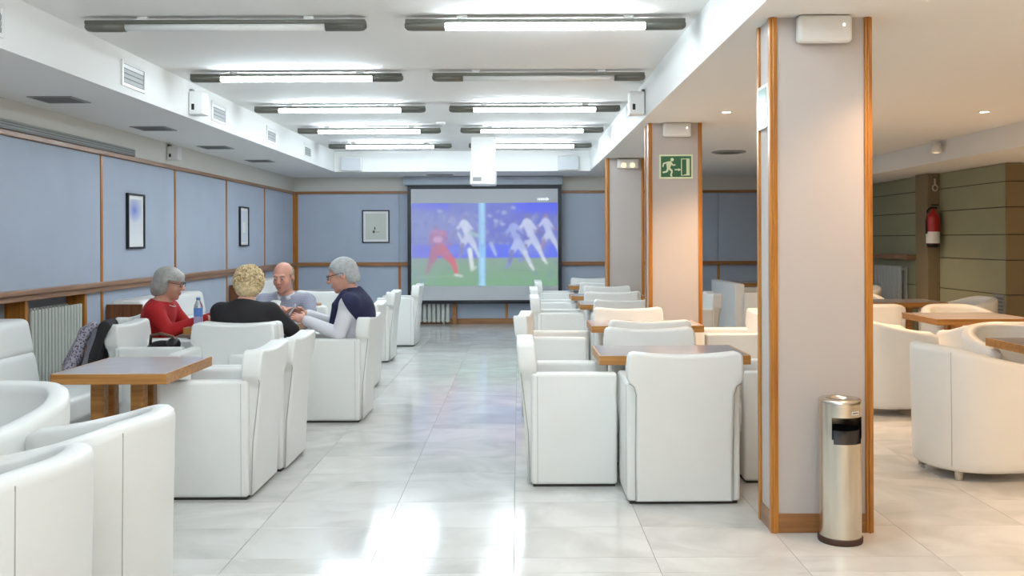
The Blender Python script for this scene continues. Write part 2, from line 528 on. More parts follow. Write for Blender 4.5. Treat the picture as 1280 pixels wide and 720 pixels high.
# ---------------------------------------------------------------- recessed downlights
M_DOWN = mat('downlight_glow', (1.0, 0.80, 0.58, 1), 0.4, emit=25.0)
def downlight(x, y, z, label, power=1.0):
    d = empty('downlight', (x, y, z), 0, label, 'light', 'recessed warm downlights')
    bm = bmesh.new()
    lathe(bm, [(.034, -.001), (.036, -.006), (.052, -.006), (.056, 0.0)], 20)
    obj('ring', bm, M_WHITE, d, True)
    bm = bmesh.new()
    lathe(bm, [(0, -.003), (.034, -.003), (.034, -.001), (0, -.001)], 20)
    obj('lamp', bm, M_DOWN, d)
    l = bpy.data.lights.new('downlight_beam', 'SPOT')
    l.energy = DOWN_POWER * power
    l.color = (1.0, 0.64, 0.36)
    l.spot_size = math.radians(112)
    l.spot_blend = 1.0
    l.shadow_soft_size = .045
    lo = link(bpy.data.objects.new('beam', l), d)
    lo.location = (0, 0, -.05)
downlight(1.70, 7.70, Z_SOF, 'warm downlight above the pillar-side tables')
downlight(3.83, 7.75, Z_SOF, 'warm downlight above the tub chairs, beside the ceiling step')
downlight(1.78, 4.06, Z_SOF, 'warm downlight above the steel bin', .30)
for dx_, dy_, dz_ in ((3.98, 11.35, Z_SOF), (3.83, 4.10, Z_SOF), (1.76, .5, Z_SOF), (3.83, .5, Z_SOF), (1.76, -2.0, Z_SOF), (3.83, -2.0, Z_SOF), (6.2, 7.75, 2.2), (6.2, 4.10, 2.2), (6.2, .5, 2.2)):  # the one behind the pillar is added to brighten the olive wall
    downlight(dx_, dy_, dz_, 'added warm downlight hidden by a pillar' if dy_ == 11.35 else 'warm downlight past the picture edge', .6 if dy_ == 11.35 else 1.15)

# ---------------------------------------------------------------- vents, loudspeakers, detector
def wall_vent_x(x, y0, y1, z0, z1, label, group):
    v = empty('air_vent', (x, (y0 + y1) / 2, (z0 + z1) / 2), 0, label, 'vent', group)
    a, b = (y1 - y0) / 2, (z1 - z0) / 2
    bm = bmesh.new()
    f = .022
    box(bm, -.004, .012, -a, a, b - f, b); box(bm, -.004, .012, -a, a, -b, -b + f)
    box(bm, -.004, .012, -a, -a + f, -b + f, b - f); box(bm, -.004, .012, a - f, a, -b + f, b - f)
    obj('frame', bm, M_WHITE, v)
    obj('backing', nbox(-.003, .001, -a + f, a - f, -b + f, b - f), M_GREYD, v)
    for k in range(4):
        zz = -b + f + (2 * b - 2 * f) * (k + .2) / 4
        bm = bmesh.new()
        box(bm, .002, .006, -a + f, a - f, zz, zz + (2 * b - 2 * f) / 4 * .75)
        obj('slat', bm, M_GREYV if k < 3 else M_WHITE, v)
side_names = ['fourth', 'third', 'second', 'first']
for i, yc in enumerate((4.88, 6.80, 8.74, 10.60, 12.42)):
    wall_vent_x(XS_L, yc - .205, yc + .205, 2.475, 2.655, 'white air vent on the ceiling step, %s from the screen' % ['fifth', 'fourth', 'third', 'second', 'nearest'][i], 'vents along the ceiling step')
for i, yc in enumerate((6.9, 8.68, 10.46, 12.25)):
    v = empty('ceiling_vent', (-3.35, yc, Z_SOF), 0, 'flat grey vent in the low ceiling along the banquettes, %s from the screen' % ['fourth', 'third', 'second', 'nearest'][i], 'vent', 'vents in the low ceiling')
    obj('frame', nbox(-.16, .16, -.16, .16, -.006, .004, bev=.002, seg=1), M_GREYV, v)
    for k in range(5):
        obj('slat', nbox(-.13, .13, -.13 + .054 * k, -.095 + .054 * k, -.010, -.005), M_GREYD, v)
v = empty('slot_vent', (-1.24, 14.95, Z_SOF), 0, 'long thin grey slot vent in the low ceiling in front of the screen', 'vent')
obj('frame', nbox(-.21, .21, -.05, .05, -.008, .004, bev=.002, seg=1), M_GREYV, v)
for k in range(2):
    obj('slat', nbox(-.19, .19, -.035 + .04 * k, -.01 + .04 * k, -.012, -.007), M_GREYD, v)
v = empty('round_vent', (2.50, 11.2, Z_SOF), 0, 'round dark vent in the ceiling beside the far pillars', 'vent')
for r0, r1, mm in ((.20, .165, M_GREYV), (.155, .115, M_GREYD), (.105, .065, M_GREYD), (.055, 0, M_GREYD)):
    bm = bmesh.new()
    lathe(bm, [(r0, .002), (r0, -.012), (max(r1, 1e-7), -.02), (max(r1, 1e-7), .002)], 28)
    obj('ring', bm, mm, v, True)

def speaker_box(x, y, z, sx, sy, sz, label, facing=1):
    s = empty('loudspeaker', (x, y, z), 0, label, 'loudspeaker')
    obj('cabinet', nbox(-sx / 2, sx / 2, -sy / 2, sy / 2, -sz / 2, sz / 2, bev=.015, seg=3), M_WHITE, s, True)
    obj('bracket', nbox(-facing * sx / 2 - .02, -facing * sx / 2 + .02, -.03, .03, -.04, sz / 2 + .02), M_FIX, s)
    obj('terminal', nbox(-sx * .3, -sx * .12, -sy / 2 - .004, -sy / 2 + .01, -sz * .3, -sz * .05), M_BLACK, s)
speaker_box(XS_L + .07, 8.0, 2.545, .13, .14, .20, 'white box loudspeaker on the ceiling step beside the banquette-side vents', 1)
speaker_box(XS_R - .07, 8.1, 2.545, .13, .14, .20, 'white box loudspeaker on the ceiling step beside the exit sign pillar', -1)
speaker_box(XL + .07, 10.0, 2.31, .12, .12, .145, 'small white loudspeaker high on the blue panelled wall', 1)
for xx, lb in ((-2.51, 'pale square loudspeaker grille on the rear ceiling step, banquette side'), (.755, 'pale square loudspeaker grille on the rear ceiling step, pillar side')):
    s = empty('loudspeaker', (xx, Y_SB, 2.535), 0, lb, 'loudspeaker')
    obj('cabinet', nbox(-.16, .16, -.09, .004, -.105, .105, bev=.012, seg=2), M_WHITE, s, True)
    obj('grille', nbox(-.145, .145, -.095, -.088, -.09, .085, bev=.003, seg=1), mat('pale_grille', srgb(204, 208, 212), .6), s)
d = empty('smoke_detector', (-.88, 10.8, Z_CEIL), 0, 'small round smoke detector on the raised ceiling between the lamps', 'smoke detector')
bm = bmesh.new(); lathe(bm, [(.055, .002), (.055, -.015), (.035, -.035), (0, -.038)], 20); obj('body', bm, M_WHITE, d, True)
bm = bmesh.new(); lathe(bm, [(.0, -.037), (.012, -.037), (.012, -.044), (0, -.044)], 12); obj('sensor', bm, M_GREYV, d, True)
# sensor hanging under the lower ceiling on the far right
sx_, sy_ = 4.42, 9.98
s = empty('spot_sensor', (sx_, sy_, Z_SOF), 0, 'small white cylinder spot under the ceiling near the olive wall', 'spot lamp')
bm = bmesh.new(); lathe(bm, [(0, .002), (.05, .002), (.05, -.012), (.012, -.014), (.012, -.03), (.052, -.032), (.058, -.13), (.05, -.135), (0, -.125)], 20); obj('body', bm, M_WHITE, s, True)
bm = bmesh.new(); lathe(bm, [(0, -.128), (.036, -.132), (.034, -.138), (0, -.14)], 16); obj('lens', bm, mat('warm_lens', (1, .8, .5, 1)), s, True)

# ---------------------------------------------------------------- projector in its hanging white housing
p = empty('projector', (-.46, 12.5, 0), 0, 'white projector on a white boxed ceiling drop in front of the screen', 'projector')
obj('ceiling_drop', nbox(-.155, .155, -.13, .13, 2.30, Z_CEIL + .005, bev=.008, seg=2), M_WHITE, p)
obj('body', nbox(-.17, .17, -.20, .20, 2.105, 2.31, bev=.02, seg=3), M_WHITE, p, True)
bm = bmesh.new(); tube(bm, [(.06, .19, 2.2), (.06, .225, 2.2)], .045, 18); obj('lens', bm, M_BLACK, p, True)
obj('vent_grille', nbox(-.13, -.02, -.204, -.198, 2.15, 2.20), M_GREYV, p)

# ---------------------------------------------------------------- projection screen
YS = 15.34
SC = YS / 1180.0
def sx(px): return (px - 648) * SC
def sz(py): return 1.38 + (300 - py) * SC
scr = empty('projection_screen', (sx(606), YS, 0), 0, 'large pull-down projection screen with a black border showing a football match', 'projection screen')
ox = sx(606)
M_SCREEN = mat('screen_cloth', (0.52, 0.53, 0.55, 1), 0.8)
M_CASE = mat('screen_case_enamel', srgb(176, 184, 196), 0.4)
obj('roller_case', nbox(sx(505) - ox, sx(704) - ox, -.06, .10, sz(231), Z_SOF - .003, bev=.015, seg=3), M_CASE, scr, True)
bm = bmesh.new()
box(bm, sx(509.5) - ox, sx(514) - ox, -.012, .004, sz(377.5), sz(230.5)); box(bm, sx(697.5) - ox, sx(702) - ox, -.012, .004, sz(377.5), sz(230.5))
box(bm, sx(514) - ox, sx(697.5) - ox, -.012, .004, sz(236), sz(230.5)); box(bm, sx(514) - ox, sx(697.5) - ox, -.012, .004, sz(377.5), sz(375))
obj('black_border', bm, M_BLACK, scr)
obj('screen_cloth', nbox(sx(514) - ox, sx(697.5) - ox, -.008, .002, sz(375), sz(236)), M_SCREEN, scr)
bm = bmesh.new(); tube(bm, [(sx(512) - ox, 0, sz(378)), (sx(699) - ox, 0, sz(378))], .018, 10); obj('weight_bar', bm, M_BLACK, scr, True)

# the projected picture, drawn on a fine grid
NXg, NYg = 276, 158
gx, gy = np.meshgrid(np.linspace(55, 745, NXg), np.linspace(128, 520, NYg))
rng = np.random.RandomState(4)
def lin(r, g, b):
    return np.array(srgb(r, g, b)[:3])
img = np.zeros(gx.shape + (3,))
def blend(mask, col, a=1.0):
    m = np.clip(mask, 0, 1)[..., None] * a
    img[:] = img * (1 - m) + lin(*col) * m
def cap(x0, y0, x1, y1, r0, r1=None, soft=3.0):
    r1 = r0 if r1 is None else r1
    dx, dy = x1 - x0, y1 - y0
    t = np.clip(((gx - x0) * dx + (gy - y0) * dy) / (dx * dx + dy * dy + 1e-9), 0, 1)
    d = np.hypot(gx - x0 - t * dx, gy - y0 - t * dy) - (r0 + (r1 - r0) * t)
    return np.clip(.5 - d / (2 * soft), 0, 1)
def rect(x0, x1, y0, y1, soft=6.0):
    d = np.maximum(np.maximum(x0 - gx, gx - x1), np.maximum(y0 - gy, gy - y1))
    return np.clip(.5 - d / (2 * soft), 0, 1)
blend(np.ones(gx.shape), (104, 116, 196))
blend(rect(40, 230, 120, 165, 14), (84, 92, 224)); blend(rect(400, 760, 120, 320, 30), (84, 96, 196))
blend(rect(540, 760, 120, 178, 10), (58, 74, 232)); blend(rect(60, 380, 180, 330, 40), (128, 138, 196), .7)
for k in range(150):                                     # crowd
    cx, cy, r = rng.uniform(60, 740), rng.uniform(150, 325), rng.uniform(3, 9)
    c = [(92, 102, 168), (130, 140, 190), (76, 84, 190), (150, 160, 200)][rng.randint(4)]
    blend(cap(cx, cy, cx + rng.uniform(-6, 6), cy + rng.uniform(2, 14), r), c, .55)
blend(rect(40, 390, 325, 388, 5), (92, 96, 226)); blend(rect(400, 760, 325, 388, 5), (74, 96, 232))
blend(rect(230, 380, 330, 372, 8), (104, 130, 226), .7); blend(rect(560, 700, 318, 372, 10), (112, 130, 210), .6)
g_t = np.clip((gy - 388) / 132, 0, 1)[..., None]
grass = lin(128, 154, 140) * (1 - g_t) + lin(108, 160, 116) * g_t
gm = np.clip((gy - 386) / 6, 0, 1)[..., None]
img[:] = img * (1 - gm) + grass * gm
blend(cap(80, 478, 300, 474, 2, 2, 2), (150, 184, 150), .8); blend(cap(470, 444, 640, 450, 2, 2, 2), (96, 130, 120), .6)
for x, y in ((185, 165), (235, 215), (488, 174), (532, 150), (450, 212), (480, 228), (420, 188)):
    blend(cap(x, y, x + 10, y + 2, 7, 7), (176, 186, 226), .7)
# player in red
for c in ((170, 245, 172, 258, 13, 12),):
    blend(cap(*c), (136, 104, 150), .9)
blend(cap(160, 275, 205, 275, 20, 18), (190, 110, 150), .95); blend(cap(165, 290, 195, 335, 24, 24), (176, 104, 148), .95)
blend(cap(172, 300, 186, 300, 14, 14), (216, 170, 200), .8)
blend(cap(205, 285, 240, 325, 9, 7), (160, 96, 140), .9); blend(cap(150, 280, 138, 325, 9, 7), (160, 96, 140), .9)
blend(cap(170, 350, 150, 400, 26, 16), (172, 92, 126), .95); blend(cap(200, 350, 245, 400, 26, 16), (186, 92, 120), .95)
blend(cap(148, 400, 128, 455, 13, 8), (160, 96, 128), .9); blend(cap(248, 400, 266, 455, 14, 10), (200, 90, 110), .95)
blend(cap(262, 468, 292, 474, 5, 4), (210, 220, 216), .9)
# white shirted players
def runner(x, y, s, shirt, shorts, skin, flip=1):
    f = lambda a, b: (x + a * s * flip, y + b * s)
    def c(p, q, r0, r1, col, a=.95): blend(cap(*p, *q, r0 * s, r1 * s), col, a)
    c(f(0, 0), f(2, 10), 11, 10, skin)
    c(f(-4, 30), f(16, 90), 19, 15, shirt)
    c(f(-10, 26), f(-40, 60), 8, 7, shirt); c(f(-40, 60), f(-58, 92), 6, 5, skin)
    c(f(10, 26), f(40, 66), 8, 7, shirt); c(f(40, 66), f(64, 78), 6, 5, skin)
    c(f(14, 98), f(-10, 136), 17, 13, shorts); c(f(20, 98), f(46, 140), 17, 13, shorts)
    c(f(-10, 136), f(-22, 190), 10, 7, skin); c(f(46, 140), f(72, 196), 10, 7, (196, 206, 224))
    c(f(-22, 190), f(-36, 206), 6, 5, (120, 130, 210)); c(f(72, 196), f(84, 214), 7, 5, (210, 216, 220))
runner(248, 186, .62, (150, 156, 206), (120, 130, 196), (140, 130, 170))
runner(306, 196, .95, (206, 216, 236), (196, 204, 230), (126, 120, 160), 1)
blend(cap(330, 350, 342, 440, 11, 8), (214, 224, 226), .95); blend(cap(338, 446, 358, 432, 6, 5), (190, 204, 196), .9)
blend(cap(330, 270, 372, 284, 9, 9), (160, 196, 190), .8)
runner(690, 190, .85, (190, 198, 232), (196, 206, 232), (150, 120, 150), 1)
runner(604, 190, 1.05, (200, 208, 232), (190, 200, 232), (104, 96, 150), 1)
runner(540, 212, 1.08, (150, 166, 226), (170, 186, 232), (104, 104, 176), 1)
blend(cap(534, 205, 572, 198, 9, 9), (84, 84, 196), .9); blend(cap(555, 262, 600, 300, 7, 7), (62, 70, 180), .8)
blend(cap(430, 320, 452, 372, 9, 7), (170, 186, 226), .8)
# pale vertical band in the picture
blend(rect(372, 404, 100, 560, 3), (140, 196, 236), .9); blend(rect(383, 396, 100, 560, 3), (168, 214, 246), .9)
blend(rect(382, 396, 320, 386, 4), (110, 180, 246), .8)
# washed out towards the side of the projector glare in the picture itself
wash = np.clip((240 - gx) / 200, 0, 1)[..., None] * .35
img[:] = img * (1 - wash) + lin(150, 158, 186) * wash

blend(rect(40, 760, 150, 330, 30), (112, 120, 196), .18)
for k in range(70):
    cx, cy = rng.uniform(60, 740), rng.uniform(150, 500)
    blend(cap(cx, cy, cx + rng.uniform(-30, 30), cy + rng.uniform(-5, 5), rng.uniform(2, 7), soft=6), [(90, 100, 190), (150, 160, 206), (120, 150, 160)][rng.randint(3)], .22)
for k in range(2):
    q = np.pad(img, ((1, 1), (1, 1), (0, 0)), 'edge')
    img = sum(q[i:i + img.shape[0], j_:j_ + img.shape[1]] for i in range(3) for j_ in range(3)) / 9
def grid_picture(name, x0, x1, z0, z1, y, colors, emit, parent, base=.12):
    ny, nx = colors.shape[:2]
    X, Z = np.meshgrid(np.linspace(x0, x1, nx), np.linspace(z1, z0, ny))
    co = np.stack([X, np.full_like(X, y), Z], -1).reshape(-1, 3)
    i = np.arange(nx * ny).reshape(ny, nx)
    q = np.stack([i[1:, :-1], i[1:, 1:], i[:-1, 1:], i[:-1, :-1]], -1).reshape(-1, 4)
    me = bpy.data.meshes.new(name)
    me.from_pydata(co.tolist(), [], q.tolist())
    at = me.color_attributes.new('print', 'FLOAT_COLOR', 'POINT')
    at.data.foreach_set('color', np.concatenate([colors.reshape(-1, 3), np.ones((nx * ny, 1))], 1).astype(np.float32).ravel())
    m = bpy.data.materials.new(name + '_print'); m.use_nodes = True
    nt = m.node_tree; b = nt.nodes['Principled BSDF']
    a = nt.nodes.new('ShaderNodeAttribute'); a.attribute_name = 'print'
    if emit:
        b.inputs['Base Color'].default_value = (base, base, base, 1)
        nt.links.new(a.outputs['Color'], b.inputs['Emission Color'])
        b.inputs['Emission Strength'].default_value = emit
    else:
        nt.links.new(a.outputs['Color'], b.inputs['Base Color'])
    b.inputs['Roughness'].default_value = .6
    me.materials.append(m)
    return link(bpy.data.objects.new(name, me), parent)
grid_picture('projected_picture', sx(514.5) - ox, sx(697) - ox, sz(357), sz(253.5), -.0095, img, .36, scr)
# channel mark in the grey strip above the picture
bm = bmesh.new()
zc = sz(249)
for k in range(5):
    a = sx(672) - ox + k * .028
    prism(bm, [(a, zc - .018), (a + .020, zc - .018), (a + .020, zc + .018), (a, zc + .018)], -.0105, -.0085)
a = sx(672) - ox + 5 * .028
prism(bm, [(a, zc - .030), (a + .05, zc), (a, zc + .030)], -.0105, -.0085)
obj('channel_mark', bm, mat('projected_white', (.8, .84, .9, 1), .6, emit=.25), scr)

# ---------------------------------------------------------------- framed pictures
def art(n, m, kind):
    a = np.zeros((m, n, 3)); yy, xx = np.mgrid[0:m, 0:n] / np.array([m - 1, n - 1]).reshape(2, 1, 1)
    if kind == 'blue':
        t = yy[..., None]
        a[:] = lin(206, 212, 226) * (1 - t) + lin(236, 238, 240) * t
        k = np.clip(1 - np.hypot((xx - .4) / .6, (yy - .25) / .3), 0, 1)[..., None]
        a[:] = a * (1 - k) + lin(120, 132, 214) * k
    elif kind == 'plain':
        a[:] = lin(214, 220, 228)
        a[(yy > .35) & (yy < .7) & (xx > .3) & (xx < .7)] = lin(236, 236, 232)
    else:
        a[:] = lin(206, 210, 200)
        a[(xx > .42) & (xx < .47) & (yy > .52) & (yy < .62)] = lin(40, 40, 44)
        a[np.hypot((xx - .4), (yy - .70) * 1.1) < .055] = lin(70, 52, 36)
        a[(np.abs(yy - .71) < .008) & (xx > .4) & (xx < .68)] = lin(150, 120, 80)
    return a
def framed(loc, rz, wd, ht, kind, label):
    f = empty('framed_picture', loc, rz, label, 'picture', None)
    t = .018
    bm = bmesh.new()
    box(bm, -wd / 2, wd / 2, -.028, 0, ht / 2 - t, ht / 2); box(bm, -wd / 2, wd / 2, -.028, 0, -ht / 2, -ht / 2 + t)
    box(bm, -wd / 2, -wd / 2 + t, -.028, 0, -ht / 2 + t, ht / 2 - t); box(bm, wd / 2 - t, wd / 2, -.028, 0, -ht / 2 + t, ht / 2 - t)
    obj('frame', bm, M_BLACK, f)
    obj('mount', nbox(-wd / 2 + t, wd / 2 - t, -.014, -.001, -ht / 2 + t, ht / 2 - t), M_PAPER, f)
    mg = .055
    grid_picture('print', -wd / 2 + mg, wd / 2 - mg, -ht / 2 + mg, ht / 2 - mg, -.0148, art(40, 56, kind), 0, f)
framed((XL, 9.12, 1.575), PI / 2, .40, .53, 'blue', 'black framed print with blue picture on the panelled wall nearest the red sweater')
framed((XL, 12.72, 1.575), PI / 2, .40, .53, 'plain', 'black framed pale print on the panelled wall past the blue print')
framed(((470 - 648) * Y_BACK / 1180, Y_BACK, 1.38 + (300 - 282.5) * Y_BACK / 1180), 0, .45, .54, 'dots', 'black framed print with a tiny figure beside the projection screen')

# ---------------------------------------------------------------- radiators
def radiator(loc, rz, n, pitch, ht, dp, label, z0=.10):
    r = empty('radiator', loc, rz, label, 'radiator')
    bm = bmesh.new()
    box(bm, -pitch * .36, pitch * .36, -dp, -dp + .022, z0, ht, bev=.008, seg=2)
    box(bm, -pitch * .36, pitch * .36, -.03, -.008, z0, ht, bev=.008, seg=2)
    box(bm, -pitch * .2, pitch * .2, -dp + .02, -.025, ht - .05, ht - .012); box(bm, -pitch * .2, pitch * .2, -dp + .02, -.025, z0 + .012, z0 + .05)
    me = None
    for k in range(n):
        x = (k - (n - 1) / 2) * pitch
        if me is None:
            c = obj('radiator_column', bm, M_RAD, r); me = c.data
        else:
            c = link(bpy.data.objects.new('radiator_column', me), r)
        c.location = (x, 0, 0)
    bm = bmesh.new()
    hw = n * pitch / 2
    tube(bm, [(-hw, -dp / 2, z0 + .03), (hw, -dp / 2, z0 + .03)], .014, 8)
    tube(bm, [(-hw, -dp / 2, ht - .03), (hw, -dp / 2, ht - .03)], .014, 8)
    obj('header_pipes', bm, M_RAD, r)
    bm = bmesh.new()
    for s in (-1, 1):
        box(bm, s * hw * .8 - .012, s * hw * .8 + .012, -dp * .7, -dp * .3, 0, z0 + .02)
    obj('feet', bm, M_RAD, r)
    return r
radiator((XLN + .005, 7.60, 0), PI / 2, 16, .053, .856, .15, 'tall ribbed grey radiator in the wall recess beside the banquette')
radiator((-1.65, Y_BACK - .018, 0), 0, 14, .075, .42, .12, 'low ribbed radiator under the projection screen', .04)
obj_ = obj('wooden_post', nbox((568 - 648) * 15.5 / 1180 - .035, (568 - 648) * 15.5 / 1180 + .035, Y_BACK - .10, Y_BACK - .016, 0, .44, bev=.004, seg=1), M_WOODX)
tag(obj_, 'short wooden post beside the low radiator under the screen', 'post')
rd = radiator((X_R - .002, 13.3, 0), -PI / 2, 12, .08, 1.0, .11, 'grey radiator under the wooden shelf on the olive wall', .12)

# ---------------------------------------------------------------- square armchair (front is +y)
def make_square_chair():
    root = empty('square_armchair')
    HW, AT = .295, .082
    for s in (-1, 1):
        bm = bmesh.new()
        x0, x1 = (HW - AT, HW) if s > 0 else (-HW, -HW + AT)
        box(bm, x0, x1, -.235, .245, .014, .635, bev=.022, seg=4)
        obj('arm', bm, M_LEATHER, root, True)
    bm = bmesh.new()
    box(bm, -HW + AT - .004, HW - AT + .004, -.15, .262, .27, .405, bev=.03, seg=4)
    for v in bm.verts:                                    # crown of the cushion
        if v.co.z > .38:
            v.co.z += .014 * max(0, 1 - (v.co.x / .2) ** 2) * max(0, 1 - ((v.co.y - .05) / .2) ** 2)
    obj('seat', bm, M_LEATHER, root, True)
    obj('front_panel', nbox(-HW + AT, HW - AT, -.16, .236, .014, .28, bev=.012, seg=2), M_LEATHER, root, True)
    # backrest: wide top with two ears over the arms, narrow below
    W, w_ = .300, .250
    top = [(W * math.cos(t) if False else 0, 0) for t in ()]
    pts = [(-w_, .016), (w_, .016), (w_, .30), (w_ + .002, .585), (w_ + .012, .615), (W - .012, .640), (W - .002, .66), (W, .70), (W - .006, .775), (W - .018, .792), (W - .04, .798)]
    for k in range(1, 8):
        u = 1 - k / 4.0
        pts.append((u * (W - .05), .797 - .016 * (1 - u * u)))
    pts += [(-W + .04, .798), (-W + .018, .792), (-W + .006, .775), (-W, .70), (-W + .002, .66), (-W + .012, .640), (-w_ - .012, .615), (-w_ - .002, .585), (-w_, .30)]
    bm = bmesh.new()
    prism(bm, pts, -.256, -.150, bev=.018, seg=4)
    bmesh.ops.triangulate(bm, faces=[f for f in bm.faces if len(f.verts) > 4])
    for v in bm.verts:
        z = v.co.z
        v.co.y -= .062 * max(0, (z - .1) / .7) ** 1.3
        if v.co.y > -.2 and z > .3:                       # thinner, slightly hollow in front
            v.co.y -= .018 * max(0, (z - .3) / .5)
    obj('backrest', bm, M_LEATHER, root, True)
    for s in (-1, 1):
        bm = bmesh.new()
        tube(bm, [(s * (w_ + .004), -.244, .02), (s * (w_ + .004), -.252, .3), (s * (w_ + .004), -.285, .58), (s * (w_ + .016), -.292, .622), (s * (W - .01), -.294, .638)], .0028, 6)
        obj('seam', bm, M_SEAM, root)
        bm = bmesh.new()
        tube(bm, [(s * HW, -.20, .02), (s * (HW + .0005), -.20, .62)], .0016, 5)
        obj('seam', bm, M_SEAM, root)
    obj('plinth', nbox(-HW + .015, HW - .015, -.225, .232, 0, .02), M_PLINTH, root)
    return root

# ---------------------------------------------------------------- tub chair (front is +y)
def make_tub_chair():
    root = empty('tub_chair')
    N = 44
    R = .325
    def path(t):                     # t from -1 (front of one arm) over the back (0) to 1
        a = abs(t)
        s = 1 if t >= 0 else -1
        L1 = .36                     # share that is the straight arm
        if a > 1 - L1:
            u = (a - (1 - L1)) / L1
            return Vector((s * R, -.03 + u * .31)), Vector((s, 0))
        ph = a / (1 - L1) * PI / 2
        return Vector((s * R * math.sin(ph) ** .9, -.03 - (R - .01) * math.cos(ph) ** .9)), Vector((s * math.sin(ph), -math.cos(ph)))
    TH = .075
    rows_ = []
    bm = bmesh.new()
    for i in range(N + 1):
        t = -1 + 2 * i / N
        p, n = path(t)
        a = abs(t)
        u = 1 - a
        ht = .650 + .112 * (3 * min(1, u / .85) ** 2 - 2 * min(1, u / .85) ** 3)
        th = TH
        prof = [(-.012, .055), (-.003, .075), (0, .12), (.004, ht * .5), (.012, ht - .04), (.006, ht - .014), (-.010, ht - .002), (-th / 2, ht + .002), (-th + .012, ht - .002), (-th - .002, ht - .016), (-th, ht - .05), (-th + .006, .35), (-th + .006, .10), (-th + .012, .055)]
        e = 0
        if i in (0, N):              # pull the section in to round the arm front
            e = .012
        r = []
        cz = ht / 2
        for d, z in prof:
            dd = -th / 2 + (d + th / 2) * (1 - e * 14)
            zz = z - (.03 if (e and z > ht - .06) else 0)
            q = p + n * dd
            if e:
                q = q + Vector((0, .014))
            r.append(bm.verts.new((q.x, q.y, zz)))
        rows_.append(r)
    for a, b in zip(rows_[:-1], rows_[1:]):
        m = len(a)
        for k in range(m):
            bm.faces.new((a[k], a[(k + 1) % m], b[(k + 1) % m], b[k]))
    bm.faces.new(rows_[0]); bm.faces.new(rows_[-1][::-1])
    bmesh.ops.recalc_face_normals(bm, faces=bm.faces[:])
    obj('shell', bm, M_LEATHER, root, True)
    # seat cushion
    pts = [(R - TH + .004, .27), (R - TH + .004, -.03)]
    for k in range(1, 12):
        ph = PI * k / 12
        pts.append(((R - TH + .004) * math.cos(ph), -.03 - (R - TH) * math.sin(ph)))
    pts += [(-(R - TH + .004), -.03), (-(R - TH + .004), .27)]
    bm = bmesh.new()
    prism(bm, pts, .27, .405, bev=.025, seg=3)
    for v in bm.verts:
        v.co = Vector((v.co.x, v.co.z, v.co.y))
    bmesh.ops.recalc_face_normals(bm, faces=bm.faces[:])
    obj('seat', bm, M_LEATHER, root, True)
    bm = bmesh.new()
    box(bm, -(R - TH), R - TH, -.2, .262, .055, .28, bev=.012, seg=2)
    obj('front_panel', bm, M_LEATHER, root, True)
    for a, b in ((-.21, .2), (.21, .2), (-.20, -.23), (.20, -.23)):
        bm = bmesh.new()
        lathe(bm, [(0, 0), (.020, 0), (.024, .06), (0, .06)], 12, a, b)
        obj('foot', bm, M_FOOT, root, True)
    bm = bmesh.new()
    p0, n0 = path(0.28)
    tube(bm, [(p0.x, p0.y, .08), (p0.x + n0.x * .003, p0.y + n0.y * .003, .35), (p0.x + n0.x * .011, p0.y + n0.y * .011, .73)], .0022, 6)
    obj('seam', bm, M_SEAM, root)
    bm = bmesh.new()
    p0, n0 = path(-0.28)
    tube(bm, [(p0.x, p0.y, .08), (p0.x + n0.x * .003, p0.y + n0.y * .003, .35), (p0.x + n0.x * .011, p0.y + n0.y * .011, .73)], .0022, 6)
    obj('seam', bm, M_SEAM, root)
    return root

SQ = make_square_chair()
TUB = make_tub_chair()
used = set()
LEFTF, RIGHTF, AWAY, TOWARD = PI / 2, -PI / 2, 0.0, PI       # facing -x, +x, +y, -y
def put(proto, x, y, rz, label, group):
    if proto.name in used:
        o = copy_tree(proto)
    else:
        used.add(proto.name); o = proto
    o.location = (x, y, 0)
    o.rotation_euler = (0, 0, rz)
    return tag(o, label, 'chair', group)
GS, GT = 'white square armchairs', 'white tub chairs'
def sq(x, y, rz, label): return put(SQ, x, y, rz, label, GS)
def tb(x, y, rz, label): return put(TUB, x, y, rz, label, GT)
def rd_(d): return math.radians(d)

# chairs of the pillar side, table by table going towards the screen
words = ['first', 'second', 'third', 'fourth', 'fifth']
sq(.303, 5.56, RIGHTF, 'white square armchair on the aisle side of the table nearest the steel bin')
sq(.858, 5.155, AWAY, 'white square armchair with its back in full view, at the table nearest the steel bin')
sq(.865, 6.02, TOWARD, 'white square armchair across the table nearest the steel bin, facing out from the screen')
sq(1.515, 5.62, LEFTF, 'white square armchair half hidden by the pillar with the steel bin')
sq(.30, 7.50, RIGHTF + rd_(-6), 'white square armchair on the aisle side of the second table from the steel bin')
sq(.95, 7.11, AWAY, 'white square armchair turned to the screen at the second table from the steel bin')
sq(.94, 7.87, TOWARD, 'white square armchair facing out from the screen at the second table from the steel bin')
sq(1.72, 7.72, LEFTF, 'white square armchair, back to the tub chairs, before the exit sign pillar')
sq(.43, 9.90, RIGHTF, 'white square armchair on the aisle side of the third table from the steel bin')
sq(1.03, 9.47, AWAY, 'white square armchair turned to the screen at the third table from the steel bin')
sq(1.03, 10.29, TOWARD, 'white square armchair facing out from the screen at the third table from the steel bin')
sq(1.86, 10.35, LEFTF, 'white square armchair just behind the exit sign pillar')
sq(.45, 11.55, RIGHTF, 'white square armchair on the aisle side of the fourth table from the steel bin')
sq(1.08, 10.94, AWAY, 'white square armchair turned to the screen at the fourth table from the steel bin')
sq(1.12, 11.72, TOWARD, 'white square armchair facing out from the screen at the fourth table from the steel bin')
sq(.54, 13.55, RIGHTF, 'white square armchair on the aisle side of the table nearest the screen')
sq(1.14, 13.25, AWAY, 'white square armchair turned to the screen at the table nearest the screen')
sq(1.10, 14.25, TOWARD, 'white square armchair with its back to the screen')
